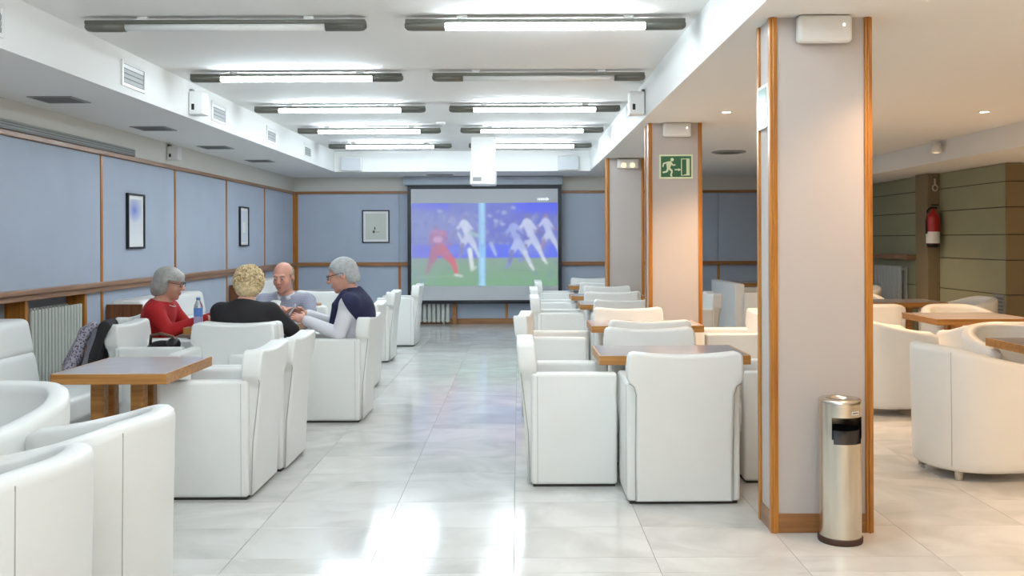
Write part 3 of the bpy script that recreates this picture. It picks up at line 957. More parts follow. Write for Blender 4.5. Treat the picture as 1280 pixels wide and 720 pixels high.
# banquette side
sq(-1.680, 5.315, LEFTF, 'white square armchair at the empty wooden table, its side panel in full view')
sq(-1.65, 5.925, LEFTF, 'white square armchair next to the one at the empty wooden table')
sq(-2.03, 6.49, TOWARD, 'empty white square armchair back to back with the person in black')
sq(-2.60, 6.90, RIGHTF, 'white square armchair with a black coat and scarf hung over its back')
sq(-1.44, 7.44, LEFTF, 'white square armchair of the person in white shirt with navy sweater')
sq(-2.78, 7.52, RIGHTF, 'white square armchair of the person in red sweater')
sq(-2.02, 7.125, AWAY, 'white square armchair of the person in black sweater')
sq(-2.02, 8.22, TOWARD, 'white square armchair of the balding person in grey shirt')
sq(-1.60, 8.95, LEFTF, 'empty white square armchair behind the person in white shirt')
sq(-1.71, 10.97, LEFTF, 'white square armchair facing the banquettes, second from the screen on the aisle')
sq(-1.60, 12.56, LEFTF, 'white square armchair facing the banquettes, nearest the screen on the aisle')
sq(-2.31, 10.82, TOWARD, 'white square armchair facing out from the screen, behind the people')
# tub chairs
tb(-1.63, 3.42, LEFTF, 'white tub chair with its rounded back to the aisle, beside the empty wooden table')
tb(-1.63, 2.735, LEFTF, 'white tub chair cut by the picture edge, with its rounded back to the aisle')
tb(-2.25, 3.89, TOWARD + rd_(-12), 'white tub chair with its open side to the cut-off table')
tb(2.72, 5.62, RIGHTF + rd_(6), 'white tub chair on beige feet, rounded back to the pillar with the steel bin')
tb(2.96, 7.64, RIGHTF, 'white tub chair partly hidden behind the pillar with the steel bin')
tb(3.66, 7.26, AWAY, 'white tub chair with its rounded back between two wooden tables')
tb(3.44, 6.50, TOWARD, 'white tub chair tucked in behind the table cut by the picture edge')
tb(4.05, 8.62, TOWARD, 'white tub chair on the far side of the middle table near the olive wall')
tb(3.40, 9.22, AWAY, 'white tub chair with rounded back to the middle table near the olive wall')
tb(4.66, 9.98, LEFTF, 'white tub chair in front of the olive panelled wall and its small vent')
tb(3.86, 10.72, TOWARD, 'white tub chair across the far table near the olive wall')
tb(4.42, 12.5, LEFTF + rd_(30), 'white tub chair near the grey radiator on the olive wall')

# ---------------------------------------------------------------- tables
def make_table(wd, dp, ht=.72, off=0.0):
    root = empty('table')
    a, b = wd / 2, dp / 2
    obj('table_top', nbox(-a + .012, a - .012, -b + .012, b - .012, ht - .05, ht, bev=.002, seg=1), M_TABTOP, root)
    bm = bmesh.new()
    for x0, x1, y0, y1 in ((-a, a, -b, -b + .012), (-a, a, b - .012, b), (-a, -a + .012, -b + .012, b - .012), (a - .012, a, -b + .012, b - .012)):
        box(bm, x0, x1, y0, y1, ht - .052, ht - .001)
    obj('edge_band', bm, M_TABEDGE, root)
    for sx_ in (-1, 1):
        for sy_ in (-1, 1):
            x, y = sx_ * .105 + off, sy_ * .066
            obj('leg', nbox(x - .034, x + .034, y - .034, y + .034, .03, ht - .05, bev=.005, seg=1), M_TABEDGE, root)
    # curved brackets under the top
    for s in (-1, 1):
        pts = []
        for k in range(9):
            t = PI / 2 * k / 8
            pts.append((off + s * (.13 + .16 * math.sin(t)), ht - .05 - .036 * math.cos(t)))
        for k in range(8, -1, -1):
            t = PI / 2 * k / 8
            pts.append((off + s * (.13 + .16 * math.sin(t)) - s * .012, ht - .05 - .036 * math.cos(t) + (.014 if k < 8 else 0)))
        bm = bmesh.new(); prism(bm, pts, -.03, .03); obj('bracket', bm, M_WOODD, root)
    bm = bmesh.new()
    box(bm, -.15 + off, .15 + off, -.112, .112, 0, .03, bev=.008, seg=2)
    obj('base', bm, M_TABEDGE, root)
    return root
tabs = {}
def table(x0, x1, y0, y1, label, rz=0.0, off=0.0):
    key = (round(x1 - x0, 2), round(y1 - y0, 2))
    if key in tabs:
        t = copy_tree(tabs[key])
    else:
        t = make_table(*key, off=off); tabs[key] = t
    t.location = ((x0 + x1) / 2, (y0 + y1) / 2, 0)
    t.rotation_euler = (0, 0, rz)
    return tag(t, label, 'table', 'wooden tables with grey tops')
table(.457, 1.317, 5.36, 5.90, 'wooden table nearest the steel bin, among square armchairs')
table(.558, 1.418, 7.22, 7.76, 'second wooden table from the steel bin in the row of square armchairs')
table(.63, 1.49, 9.60, 10.14, 'third wooden table from the steel bin in the row of square armchairs')
table(.62, 1.48, 11.06, 11.60, 'fourth wooden table from the steel bin in the row of square armchairs')
table(.73, 1.59, 13.5, 14.04, 'wooden table nearest the screen in the row of square armchairs')
table(-2.335, -1.755, 4.70, 5.40, 'empty wooden table with grey top in front of the first banquette', off=-.065)
table(-2.56, -1.75, 7.20, 7.86, 'wooden table the four people sit around')
table(-2.95, -2.10, 9.45, 10.05, 'wooden table behind the balding person, by the middle banquette')
table(-2.95, -2.10, 12.2, 12.8, 'wooden table by the banquette nearest the screen')
table(-2.60, -1.74, 2.56, 3.16, 'wooden table with one corner showing, among tub chairs')
table(3.10, 3.80, 5.58, 6.27, 'wooden table cut by the picture edge, beside the tub chair on beige feet')
table(3.42, 4.22, 7.72, 8.42, 'middle wooden table among the tub chairs')
table(3.58, 4.43, 9.73, 10.33, 'far wooden table among the tub chairs')
table(3.30, 4.10, 14.2, 14.9, 'wooden table behind the white sofa near the back wall')

# ---------------------------------------------------------------- banquettes on the left wall
def banquette(y0, y1, label, endpanel):
    b = empty('banquette', (XL, (y0 + y1) / 2, 0), 0, label, 'sofa', 'white banquettes along the panelled wall')
    h = (y1 - y0) / 2
    def cushion(name, x0, x1, z0, z1, bev, lean=0.0):
        bm = bmesh.new()
        box(bm, x0, x1, -h, h, z0, z1, bev=bev, seg=5)
        for v in bm.verts:
            v.co.x -= lean * (v.co.z - z0)
        obj(name, bm, M_LEATHER, b, True)
    cushion('back_cushion', .09, .40, .39, .625, .05, .18)
    cushion('back_cushion', .07, .36, .605, .85, .055, .18)
    cushion('seat_cushion', .16, .96, .255, .41, .04)
    obj('base', nbox(.10, .88, -h + .03, h - .03, .06, .27, bev=.01, seg=1), M_LEATHER, b)
    obj('plinth', nbox(.14, .80, -h + .06, h - .06, 0, .07), M_PLINTH, b)
    obj('back_board', nbox(.03, .10, -h + .01, h - .01, 0.0, .78, bev=.006, seg=1), M_LEATHER, b)
    if endpanel:
        obj('end_panel', nbox(.01, .33, -h - .035, -h - .005, 0, .815, bev=.004, seg=1), M_WOODD, b)
banquette(4.75, 6.56, 'white banquette with rolled back cushions beside the tall radiator', False)
banquette(8.50, 10.16, 'white banquette on the panelled wall behind the person in red sweater', True)
banquette(12.10, 13.78, 'white banquette on the panelled wall nearest the screen', True)

# white sofa behind the pillars, its back turned to the aisle
s = empty('sofa', (3.10, 12.68, 0), 0, 'white square sofa behind the pillars with its back to the aisle', 'sofa')
obj('backrest', nbox(-.36, -.24, -.74, .74, .02, .81, bev=.02, seg=3), M_LEATHER, s, True)
for sgn in (-1, 1):
    obj('arm', nbox(-.25, .36, sgn * .70 - .06, sgn * .70 + .06, .02, .70, bev=.02, seg=3), M_LEATHER, s, True)
obj('seat_cushion', nbox(-.25, .36, -.645, .645, .25, .42, bev=.03, seg=3), M_LEATHER, s, True)
obj('base', nbox(-.24, .33, -.65, .65, .02, .26), M_LEATHER, s)
obj('plinth', nbox(-.33, .31, -.7, .7, 0, .025), M_PLINTH, s)

# ---------------------------------------------------------------- steel bin
b = empty('ashtray_bin', (1.468, 4.322, 0), 0, 'round stainless steel bin with ashtray top and dark opening', 'bin')
RB = .094
bm = bmesh.new()
lathe(bm, [(0, 0), (.098, 0), (.1, .006), (.1, .024), (.096, .028), (0, .028)], 40)
obj('rubber_base', bm, mat('brown_rubber', srgb(70, 44, 34), .6), b, True)
# body with a rounded-rectangle opening that faces the camera, left of its middle
bm = bmesh.new()
NA, zl = 72, [.026, .10, .20, .30, .40, .455, .462, .475, .50, .53, .548, .556, .56, .575, .59, .60, .612, .625, .632, .636]
a0, a1 = math.radians(-130), math.radians(-26)
ring = [[bm.verts.new((RB * math.cos(2 * PI * k / NA), RB * math.sin(2 * PI * k / NA), z)) for k in range(NA)] for z in zl]
for i in range(len(zl) - 1):
    for k in range(NA):
        am = ((2 * PI * (k + .5) / NA) + PI) % (2 * PI) - PI
        zm = (zl[i] + zl[i + 1]) / 2
        if a0 < am < a1 and .455 < zm < .575:
            cx = min(am - a0, a1 - am) * RB
            if zm > .475 or cx > .012:
                continue
        bm.faces.new((ring[i][k], ring[i][(k + 1) % NA], ring[i + 1][(k + 1) % NA], ring[i + 1][k]))
obj('body', bm, M_STEEL, b, True)
bm = bmesh.new()
lathe(bm, [(RB + .001, .630), (RB + .001, .645), (RB - .006, .652), (.052, .655), (.048, .648), (.044, .632), (0, .630)], 40)
obj('ashtray_lid', bm, M_STEEL, b, True)
bm = bmesh.new()
lathe(bm, [(RB - .008, .03), (RB - .008, .515), (RB - .010, .515), (RB - .010, .04), (0, .04)], 40)
obj('inner_bucket', bm, M_BLACK, b, True)
def arc_plate(r, d0, d1, z0, z1, n=6):
    bm = bmesh.new()
    for r_ in (r,):
        v = [[bm.verts.new((r_ * math.cos(math.radians(d0 + (d1 - d0) * k / n)), r_ * math.sin(math.radians(d0 + (d1 - d0) * k / n)), z)) for k in range(n + 1)] for z in (z0, z1)]
        for k in range(n):
            bm.faces.new((v[0][k], v[0][k + 1], v[1][k + 1], v[1][k]))
    bmesh.ops.recalc_face_normals(bm, faces=bm.faces[:])
    return bm
obj('sticker', arc_plate(RB + .001, -76, -50, .588, .604), M_PAPER, b)
obj('sticker_print', arc_plate(RB + .0016, -73, -53, .593, .599), mat('grey_print', srgb(120, 110, 100), .6), b)

# ---------------------------------------------------------------- fire extinguisher on the pilaster
fe = empty('fire_extinguisher', (5.175, 11.785, 0.0), 0, 'red fire extinguisher with white label hung on the olive wall', 'fire extinguisher')
zb = 1.30
bm = bmesh.new()
lathe(bm, [(0, zb), (.06, zb), (.075, zb + .02), (.08, zb + .05), (.08, zb + .33), (.07, zb + .375), (.035, zb + .41), (.025, zb + .43), (.025, zb + .45), (0, zb + .45)], 24)
obj('cylinder', bm, M_RED, fe, True)
bm = bmesh.new(); lathe(bm, [(.0805, zb + .02), (.081, zb + .03), (.081, zb + .16), (.0805, zb + .165)], 24); obj('label_band', bm, M_PAPER, fe, True)
bm = bmesh.new(); lathe(bm, [(0, zb - .03), (.07, zb - .03), (.078, zb + .015), (.0, zb + .015)], 24); obj('foot_ring', bm, M_BLACK, fe, True)
bm = bmesh.new(); box(bm, -.03, .05, -.015, .015, zb + .45, zb + .475); box(bm, -.02, .07, -.01, .01, zb + .49, zb + .505); obj('valve_handle', bm, M_BLACK, fe)
bm = bmesh.new(); tube(bm, [(-.03, 0, zb + .46), (-.075, -.02, zb + .43), (-.095, -.02, zb + .30), (-.09, -.02, zb + .14)], .011, 8); obj('hose', bm, M_BLACK, fe, True)
obj('wall_bracket', nbox(-.03, .03, .07, .097, zb + .25, zb + .42), M_FIX, fe)
ek = empty('sign_hook', (5.235, 11.875, 2.03), 0, 'small pale hook sign high on the olive wall above the extinguisher', 'hook')
bm = bmesh.new(); tube(bm, [(0, -.01, .10), (0, -.02, .02)], .012, 8); obj('stem', bm, M_FOOT, ek, True)
bm = bmesh.new()
tube(bm, [(.032 * math.cos(2 * PI * k / 16), -.02, -.015 + .036 * math.sin(2 * PI * k / 16)) for k in range(17)], .009, 8); obj('ring', bm, M_FOOT, ek, True)
obj('plate', nbox(-.025, .025, -.012, .008, .06, .12), M_GREYD, ek)
v = empty('wall_vent', (X_R, 10.42, .60), 0, 'narrow pale vent low on the olive wall near the tub chairs', 'vent')
obj('frame', nbox(-.012, .004, -.13, .11, -.16, .16, bev=.002, seg=1), M_GREYV, v)
for k in range(7):
    obj('slat', nbox(-.018, -.010, -.11, .09, -.14 + .041 * k, -.14 + .041 * k + .024), M_GREYD, v)

# ---------------------------------------------------------------- signed distance modelling for bodies and cloth
class Field:
    def __init__(self, lo, hi, h):
        self.h = h
        self.lo = np.array(lo, float)
        self.n = np.ceil((np.array(hi) - self.lo) / h).astype(int) + 1
        self.d = np.full(self.n, .5, np.float32)
    def region(self, lo, hi):
        a = np.clip(np.floor((np.array(lo) - self.lo) / self.h).astype(int), 0, self.n - 1)
        b = np.clip(np.ceil((np.array(hi) - self.lo) / self.h).astype(int) + 1, 1, self.n)
        sl = tuple(slice(x, max(y, x + 1)) for x, y in zip(a, b))
        ax = [self.lo[i] + self.h * np.arange(sl[i].start, sl[i].stop) for i in range(3)]
        return sl, np.meshgrid(*ax, indexing='ij')
    def apply(self, lo, hi, fn, k=.02, op='add'):
        m = k + 3 * self.h
        sl, (X, Y, Z) = self.region(np.array(lo) - m, np.array(hi) + m)
        e = fn(X, Y, Z).astype(np.float32)
        d = self.d[sl]
        if op == 'add':
            q = np.clip(.5 + .5 * (e - d) / k, 0, 1) if k > 1e-6 else None
            self.d[sl] = np.minimum(d, e) if q is None else e * (1 - q) + d * q - k * q * (1 - q)
        elif op == 'sub':
            e = -e
            q = np.clip(.5 - .5 * (e - d) / k, 0, 1)
            self.d[sl] = e * (1 - q) + d * q + k * q * (1 - q)
    def cone(self, a, b, ra, rb, k=.02, op='add'):
        a, b = np.array(a, float), np.array(b, float)
        ab = b - a
        L2 = float(ab @ ab) + 1e-12
        def f(X, Y, Z):
            t = np.clip(((X - a[0]) * ab[0] + (Y - a[1]) * ab[1] + (Z - a[2]) * ab[2]) / L2, 0, 1)
            return np.sqrt((X - a[0] - t * ab[0]) ** 2 + (Y - a[1] - t * ab[1]) ** 2 + (Z - a[2] - t * ab[2]) ** 2) - (ra + (rb - ra) * t)
        r = max(ra, rb)
        self.apply(np.minimum(a, b) - r, np.maximum(a, b) + r, f, k, op)
    def ell(self, c, r, k=.02, op='add', M=None):
        c, r = np.array(c, float), np.array(r, float)
        R = np.eye(3) if M is None else np.array(M)
        def f(X, Y, Z):
            P = np.stack([X - c[0], Y - c[1], Z - c[2]], -1) @ R          # world to local
            k0 = np.sqrt(((P / r) ** 2).sum(-1)); k1 = np.sqrt(((P / r ** 2) ** 2).sum(-1)) + 1e-9
            return k0 * (k0 - 1) / k1
        m = r.max()
        self.apply(c - m, c + m, f, k, op)
    def cut(self, fn, k=.006):
        """keep only where fn < 0"""
        ax = [self.lo[i] + self.h * np.arange(self.n[i]) for i in range(3)]
        X, Y, Z = np.meshgrid(*ax, indexing='ij')
        self.d = np.maximum(self.d, fn(X, Y, Z).astype(np.float32))
    def mesh(self):
        d, h = self.d, self.h
        d[0], d[-1], d[:, 0], d[:, -1], d[:, :, 0], d[:, :, -1] = (.1,) * 6
        nx, ny, nz = d.shape
        ins = d < 0
        cnt = np.zeros((nx - 1, ny - 1, nz - 1), np.int8)
        for i in (0, 1):
            for j in (0, 1):
                for k in (0, 1):
                    cnt += ins[i:nx - 1 + i, j:ny - 1 + j, k:nz - 1 + k]
        cells = np.argwhere((cnt > 0) & (cnt < 8))
        idx = -np.ones(cnt.shape, np.int64)
        idx[tuple(cells.T)] = np.arange(len(cells))
        acc = np.zeros((len(cells), 3)); num = np.zeros(len(cells))
        C = [np.array(c) for c in np.ndindex(2, 2, 2)]
        for a in C:
            for ax in range(3):
                if a[ax] == 1:
                    continue
                b = a.copy(); b[ax] = 1
                da = d[tuple((cells + a).T)].astype(float); db = d[tuple((cells + b).T)].astype(float)
                m = (da < 0) != (db < 0)
                t = da[m] / (da[m] - db[m])
                p = np.repeat(a[None].astype(float), m.sum(), 0); p[:, ax] = t
                acc[m] += p; num[m] += 1
        V = self.lo + h * (cells + acc / num[:, None])
        F = []
        for ax in range(3):
            s0 = [slice(1, -1)] * 3; s1 = [slice(1, -1)] * 3
            s0[ax] = slice(0, -1); s1[ax] = slice(1, None)
            A, B = ins[tuple(s0)], ins[tuple(s1)]
            e = np.argwhere(A != B)
            flip = A[tuple(e.T)]
            off = np.ones(3, int); off[ax] = 0
            e = e + off
            u, w_ = (ax + 1) % 3, (ax + 2) % 3
            def at(du, dw):
                q = e.copy(); q[:, u] -= du; q[:, w_] -= dw
                return idx[tuple(q.T)]
            q = np.stack([at(1, 1), at(0, 1), at(0, 0), at(1, 0)], 1)
            q[~flip] = q[~flip][:, ::-1]
            F.append(q)
        F = np.concatenate(F)
        F = F[(F >= 0).all(1)]
        return V, F
    def obj(self, name, material, parent=None, jitter=0.0):
        V, F = self.mesh()
        me = bpy.data.meshes.new(name)
        me.vertices.add(len(V)); me.vertices.foreach_set('co', V.astype(np.float32).ravel())
        me.loops.add(len(F) * 4); me.loops.foreach_set('vertex_index', F.astype(np.int32).ravel())
        me.polygons.add(len(F)); me.polygons.foreach_set('loop_start', np.arange(0, len(F) * 4, 4, dtype=np.int32))
        me.polygons.foreach_set('use_smooth', np.ones(len(F), bool))
        me.update(calc_edges=True); me.validate()
        me.materials.append(material)
        return link(bpy.data.objects.new(name, me), parent)

# ---------------------------------------------------------------- people
def rot(rx=0, ry=0, rz=0):
    return np.array((Matrix.Rotation(rz, 3, 'Z') @ Matrix.Rotation(rx, 3, 'X') @ Matrix.Rotation(ry, 3, 'Y')))

def skin_mat(name, c):
    m = mat(name, c, .5, bump=.03, bscale=250, vary=.05, vscale=18)
    m.node_tree.nodes['Principled BSDF'].inputs['Subsurface Weight'].default_value = .12
    m.node_tree.nodes['Principled BSDF'].inputs['Subsurface Radius'].default_value = (.02, .008, .005)
    return m

def hand(F, wrist, fwd, palm_n, s=1.0, curl=.5, side=1):
    """palm with five separate fingers; palm_n points out of the palm; side +1 puts the thumb towards cross(fwd, palm_n)"""
    w0 = np.array(wrist, float)
    f = np.array(fwd, float); f /= np.linalg.norm(f)
    n = np.array(palm_n, float); n -= f * (n @ f); n /= np.linalg.norm(n)
    t = np.cross(f, n) * side
    Mx = np.stack([t, f, n], 1)
    F.ell(w0 + f * .048 * s, (.040 * s, .052 * s, .017 * s), .012, M=Mx)
    F.cone(w0 - f * .01, w0 + f * .02, .024 * s, .022 * s, .012)
    for q, L, r in ((.030, .070, .0088), (.010, .078, .009), (-.010, .073, .0088), (-.029, .058, .0078)):
        p = w0 + f * .088 * s + t * q * s
        d = f + t * q * 1.6
        for j, (l, c) in enumerate(((.42, .35), (.32, .9), (.26, 1.25))):
            ang = c * curl
            dd = d * math.cos(ang) + n * math.sin(ang)
            dd /= np.linalg.norm(dd)
            p2 = p + dd * L * l * s
            F.cone(p, p2, r * s * (1 - .06 * j), r * s * (.94 - .08 * j), .004)
            p = p2
    p = w0 + f * .03 * s + t * .032 * s
    for l, dv in ((.036, t * .75 + f * .6 + n * .3 * curl), (.028, t * .35 + f * .85 + n * .55 * curl)):
        dv = dv / np.linalg.norm(dv)
        p2 = p + dv * l * s
        F.cone(p, p2, .0115 * s, .0098 * s, .006)
        p = p2

def person(loc, rz, label, S):
    """S: joints in the sitter's frame (faces +y, floor at z=0)"""
    A = {k: np.array(v, float) for k, v in S['j'].items()}
    HS = S.get('head_scale', 1.0)
    HR = rot(S.get('pitch', 0), S.get('tilt', 0), S.get('yaw', 0))
    hc = A['head']
    H = lambda p: hc + HR @ (np.array(p, float) * HS)
    fat = S.get('fat', 1.0)
    allp = np.array(list(A.values()))
    lo, hi = allp.min(0) - .24, allp.max(0) + .24
    lo[2] = max(lo[2], -.01)
    F = Field(lo, hi, .0065)
    # trunk
    def trunk(F, g):
        F.ell(A['hip'], (.165 * fat + g, .13 * fat + g, .12 + g), .04)
        F.cone(A['hip'], A['waist'], .125 * fat + g, .12 * fat + g, .05)
        F.ell(A['waist'], (.145 * fat + g, .115 * fat + g, .13 + g), .05)
        F.ell(A['chest'], (.165 * fat + g, .112 * fat + g, .17 + g), .05)
        F.cone(A['sl'], A['sr'], .058 + g, .058 + g, .06)
        F.cone(A['chest'], A['neck'], .09 + g * .5, .058 + g * .5, .05)
    def arms(F, g, cut=0.0):
        for s in 'lr':
            F.cone(A['s' + s], A['e' + s], .056 * fat + g, .045 + g, .03)
            w1 = A['w' + s] + (A['e' + s] - A['w' + s]) * cut
            F.cone(A['e' + s], w1, .044 + g, .031 + g, .012)
    def legs(F, g):
        for s in 'lr':
            F.cone(A['hip'] + (A['k' + s] - A['hip']) * np.array([1, .12, .3]) * .6 * np.array([1, 1, 0]), A['k' + s], .09 * fat + g, .06 + g, .04)
            F.cone(A['k' + s], A['a' + s], .056 + g, .04 + g, .02)
    trunk(F, 0); arms(F, 0); legs(F, 0)
    for s in 'lr':
        F.cone(A['a' + s], A['a' + s] + np.array([0, .14, -.035]), .036, .03, .02)
    # neck and head
    F.cone(A['neck'] - np.array([0, 0, .05]), H((0, -.025, -.05)), .058, .052, .03)
    def he(c, r, k=.02, op='add'):
        F.ell(H(c), np.array(r) * HS, k, op, M=HR)
    he((0, -.012, .028), (.074, .095, .088), .02)
    he((0, .022, -.035), (.062, .072, .078), .025)
    he((0, .040, -.078), (.044, .048, .036), .02)
    he((0, .070, -.100), (.022, .020, .018), .015)          # chin
    for s in (-1, 1):
        he((s * .038, .058, -.030), (.024, .026, .026), .02)   # cheeks
        he((s * .026, .082, .030), (.028, .014, .010), .012)   # brows
        he((s * .031, .098, .010), (.015, .013, .011), .010, 'sub')
        he((s * .031, .080, .009), (.014, .013, .012), .006)   # eyelids
        he((s * .076, -.012, -.004), (.009, .020, .032), .006)
        he((s * .083, -.008, .004), (.005, .010, .016), .005, 'sub')
        he((s * .012, .104, -.028), (.009, .010, .008), .006)  # nostrils
    F.cone(H((0, .090, .018)), H((0, .115, -.022)), .009 * HS, .013 * HS, .010)
    he((0, .090, -.056), (.023, .011, .0065), .005)
    he((0, .088, -.068), (.020, .011, .0075), .005)
    he((0, .098, -.0615), (.022, .006, .0018), .002, 'sub')
    # hands
    for s, sd in (('l', 1), ('r', -1)):
        hd = S['hand_' + s]
        hand(F, A['w' + s], hd[0], hd[1], 1.0, hd[2], hd[3])
    P = F.obj('person', S['skin'])
    P.location = loc; P.rotation_euler = (0, 0, rz)
    tag(P, label, 'person')
    # clothes
    G = Field(lo, hi, .0085)
    trunk(G, .012); arms(G, .011, S.get('cuff', .10))
    zc = S.get('hem', .40)
    nb = A['neck']
    up = (H((0, -.025, -.05)) - nb); up /= np.linalg.norm(up)
    G.cut(lambda X, Y, Z: np.maximum(zc - Z, np.where((X - nb[0]) ** 2 + (Y - nb[1]) ** 2 < .12 ** 2, (X - nb[0]) * up[0] + (Y - nb[1]) * up[1] + (Z - nb[2]) * up[2] - S.get('collar', .015), -1)))
    G.obj(S['top_name'], S['top'], P)
    T = Field(lo, hi, .010)
    T.ell(A['hip'], (.170 * fat, .135 * fat, .118), .04); legs(T, .010)
    T.cut(lambda X, Y, Z: np.maximum(.085 - Z, Z - (A['hip'][2] + .10)))
    T.obj('trousers', S['trousers'], P)
    for s in 'lr':
        a = A['a' + s]
        Q = Field(a + np.array([-.09, -.12, -.12]), a + np.array([.09, .26, .05]), .008)
        Q.cone(a + np.array([0, -.02, -.03]), a + np.array([0, .15, -.045]), .048, .038, .03)
        Q.cut(lambda X, Y, Z: -Z + .002)
        Q.obj('shoe', M_BLACK, P)
    # eyes
    for s in (-1, 1):
        bm = bmesh.new()
        bmesh.ops.create_uvsphere(bm, u_segments=14, v_segments=8, radius=.0118 * HS)
        e = obj('eye', bm, mat('eye_white', (.75, .73, .70, 1), .2), P, True)
        e.location = H((s * .031, .0815, .008))
        bm = bmesh.new()
        bmesh.ops.create_uvsphere(bm, u_segments=10, v_segments=6, radius=.0062 * HS)
        i = obj('iris', bm, mat('eye_dark', srgb(50, 38, 30), .2), e, True)
        i.location = HR @ np.array((0, .0072, -.002)) * HS
        bm = bmesh.new()
        tube(bm, [H((s * .014, .098, .029)), H((s * .032, .0975, .035)), H((s * .050, .084, .029))], [.003, .004, .002], 6)
        obj('eyebrow', bm, S['hair'], P, True)
    bm = bmesh.new()
    tube(bm, [H((-.021, .0925, -.060)), H((-.008, .101, -.058)), H((.008, .101, -.058)), H((.021, .0925, -.060))], [.002, .004, .004, .002], 6)
    tube(bm, [H((-.018, .0915, -.067)), H((0, .0995, -.0695)), H((.018, .0915, -.067))], [.002, .0048, .002], 6)
    obj('lips', bm, mat('lips', srgb(178, 104, 96), .5), P, True)
    # hair
    h = .17 * HS
    hf = Field(hc - h - .02, hc + h + .02, .0045)
    iR = HR.T
    def loc_(X, Y, Z):
        q = np.stack([X - hc[0], Y - hc[1], Z - hc[2]], -1) @ HR / HS      # = HR^T * v
        return q[..., 0], q[..., 1], q[..., 2]
    S['hair_fn'](hf, H, HR, HS, loc_)
    hf.obj('hair', S['hair'], P)
    # glasses
    if S.get('glasses'):
        bm = bmesh.new()
        for s in (-1, 1):
            c = np.array((s * .033, .107, .008))
            tube(bm, [H(c + np.array((.024 * math.cos(2 * PI * k / 18), -.004 * abs(math.cos(2 * PI * k / 18)), .017 * math.sin(2 * PI * k / 18)))) for k in range(19)], .0022, 6, False)
            tube(bm, [H((s * .056, .100, .014)), H((s * .076, .055, .014)), H((s * .083, -.01, .016)), H((s * .083, -.022, .002))], .0026, 6)
        tube(bm, [H((-.010, .106, .012)), H((0, .112, .014)), H((.010, .106, .012))], .002, 6)
        obj('glasses', bm, S.get('glasses_mat', M_BLACK), P)
    return P, A, H, HR, HS

def hair_short(front=.055, nape=-.075, thick=.011):
    def fn(hf, H, HR, HS, L):
        hf.ell(H((0, -.012, .030)), np.array((.074 + thick, .095 + thick, .088 + thick)) * HS, .01, M=HR)
        hf.ell(H((0, -.055, -.03)), np.array((.066 + thick * .6, .055 + thick * .6, .065)) * HS, .02, M=HR)
        def keep(X, Y, Z):
            x, y, z = L(X, Y, Z)
            hl = np.maximum(y - (.02 + (z + .01) * .55), -1)           # hairline runs back towards the ear
            hl = np.where(z > front, y - .094, hl)
            side = np.where((y > -.03), np.maximum(hl, -.004 - z + (y < .01) * .0), nape - z)
            return np.maximum(side, np.where(y > -.03, -.008 - z, -1)) * HS
        hf.cut(keep)
    return fn

def hair_fringe_ring():
    def fn(hf, H, HR, HS, L):
        hf.ell(H((0, -.014, .025)), np.array((.081, .101, .086)) * HS, .01, M=HR)
        hf.ell(H((0, -.055, -.03)), np.array((.069, .057, .060)) * HS, .02, M=HR)
        def keep(X, Y, Z):
            x, y, z = L(X, Y, Z)
            top = z - (.072 - np.clip(y + .09, 0, .2) * .35)
            fr = y - .025
            low = np.where(y > -.025, -.005 - z, -.075 - z)
            return np.maximum(np.maximum(top, fr), low) * HS
        hf.cut(keep)
    return fn

def hair_bob(hf, H, HR, HS, L):
    hf.ell(H((0, -.014, .034)), np.array((.093, .116, .099)) * HS, .01, M=HR)
    hf.ell(H((0, -.05, -.03)), np.array((.092, .082, .082)) * HS, .03, M=HR)
    hf.cone(H((.0, -.08, -.075)), H((.0, -.03, -.085)), .05 * HS, .04 * HS, .03)
    for s in (-1, 1):
        hf.cone(H((s * .078, -.01, .02)), H((s * .074, -.02, -.07)), .024 * HS, .020 * HS, .02)
    hf.ell(H((0, .070, .064)), np.array((.060, .030, .030)) * HS, .02, M=HR)     # swept fringe
    def keep(X, Y, Z):
        x, y, z = L(X, Y, Z)
        face = np.where((z < .030) & (np.abs(x) < .2), y - (.018 + .0 * z), -1)
        return np.maximum(face, -.115 - z) * HS
    hf.cut(keep)

def hair_curly(hf, H, HR, HS, L):
    r = random.Random(7)
    hf.ell(H((0, -.02, .03)), np.array((.095, .112, .098)) * HS, .01, M=HR)
    hf.ell(H((0, -.06, -.04)), np.array((.088, .075, .075)) * HS, .03, M=HR)
    for k in range(900):
        z = r.uniform(-1, 1); a = r.uniform(0, 2 * PI); q = math.sqrt(1 - z * z)
        d = np.array((q * math.cos(a), q * math.sin(a), z))
        c = np.array((0, -.025, .02)) + d * np.array((.106, .118, .112))
        if c[1] > .045 and c[2] < .05:
            continue
        if c[2] < -.085:
            continue
        rr = r.uniform(.005, .011)
        c = c * r.uniform(.97, 1.07)
        hf.ell(H(c), np.full(3, rr) * HS, .002, M=HR)
    def keep(X, Y, Z):
        x, y, z = L(X, Y, Z)
        return np.where((z < .045), y - .035, -1) * HS
    hf.cut(keep)

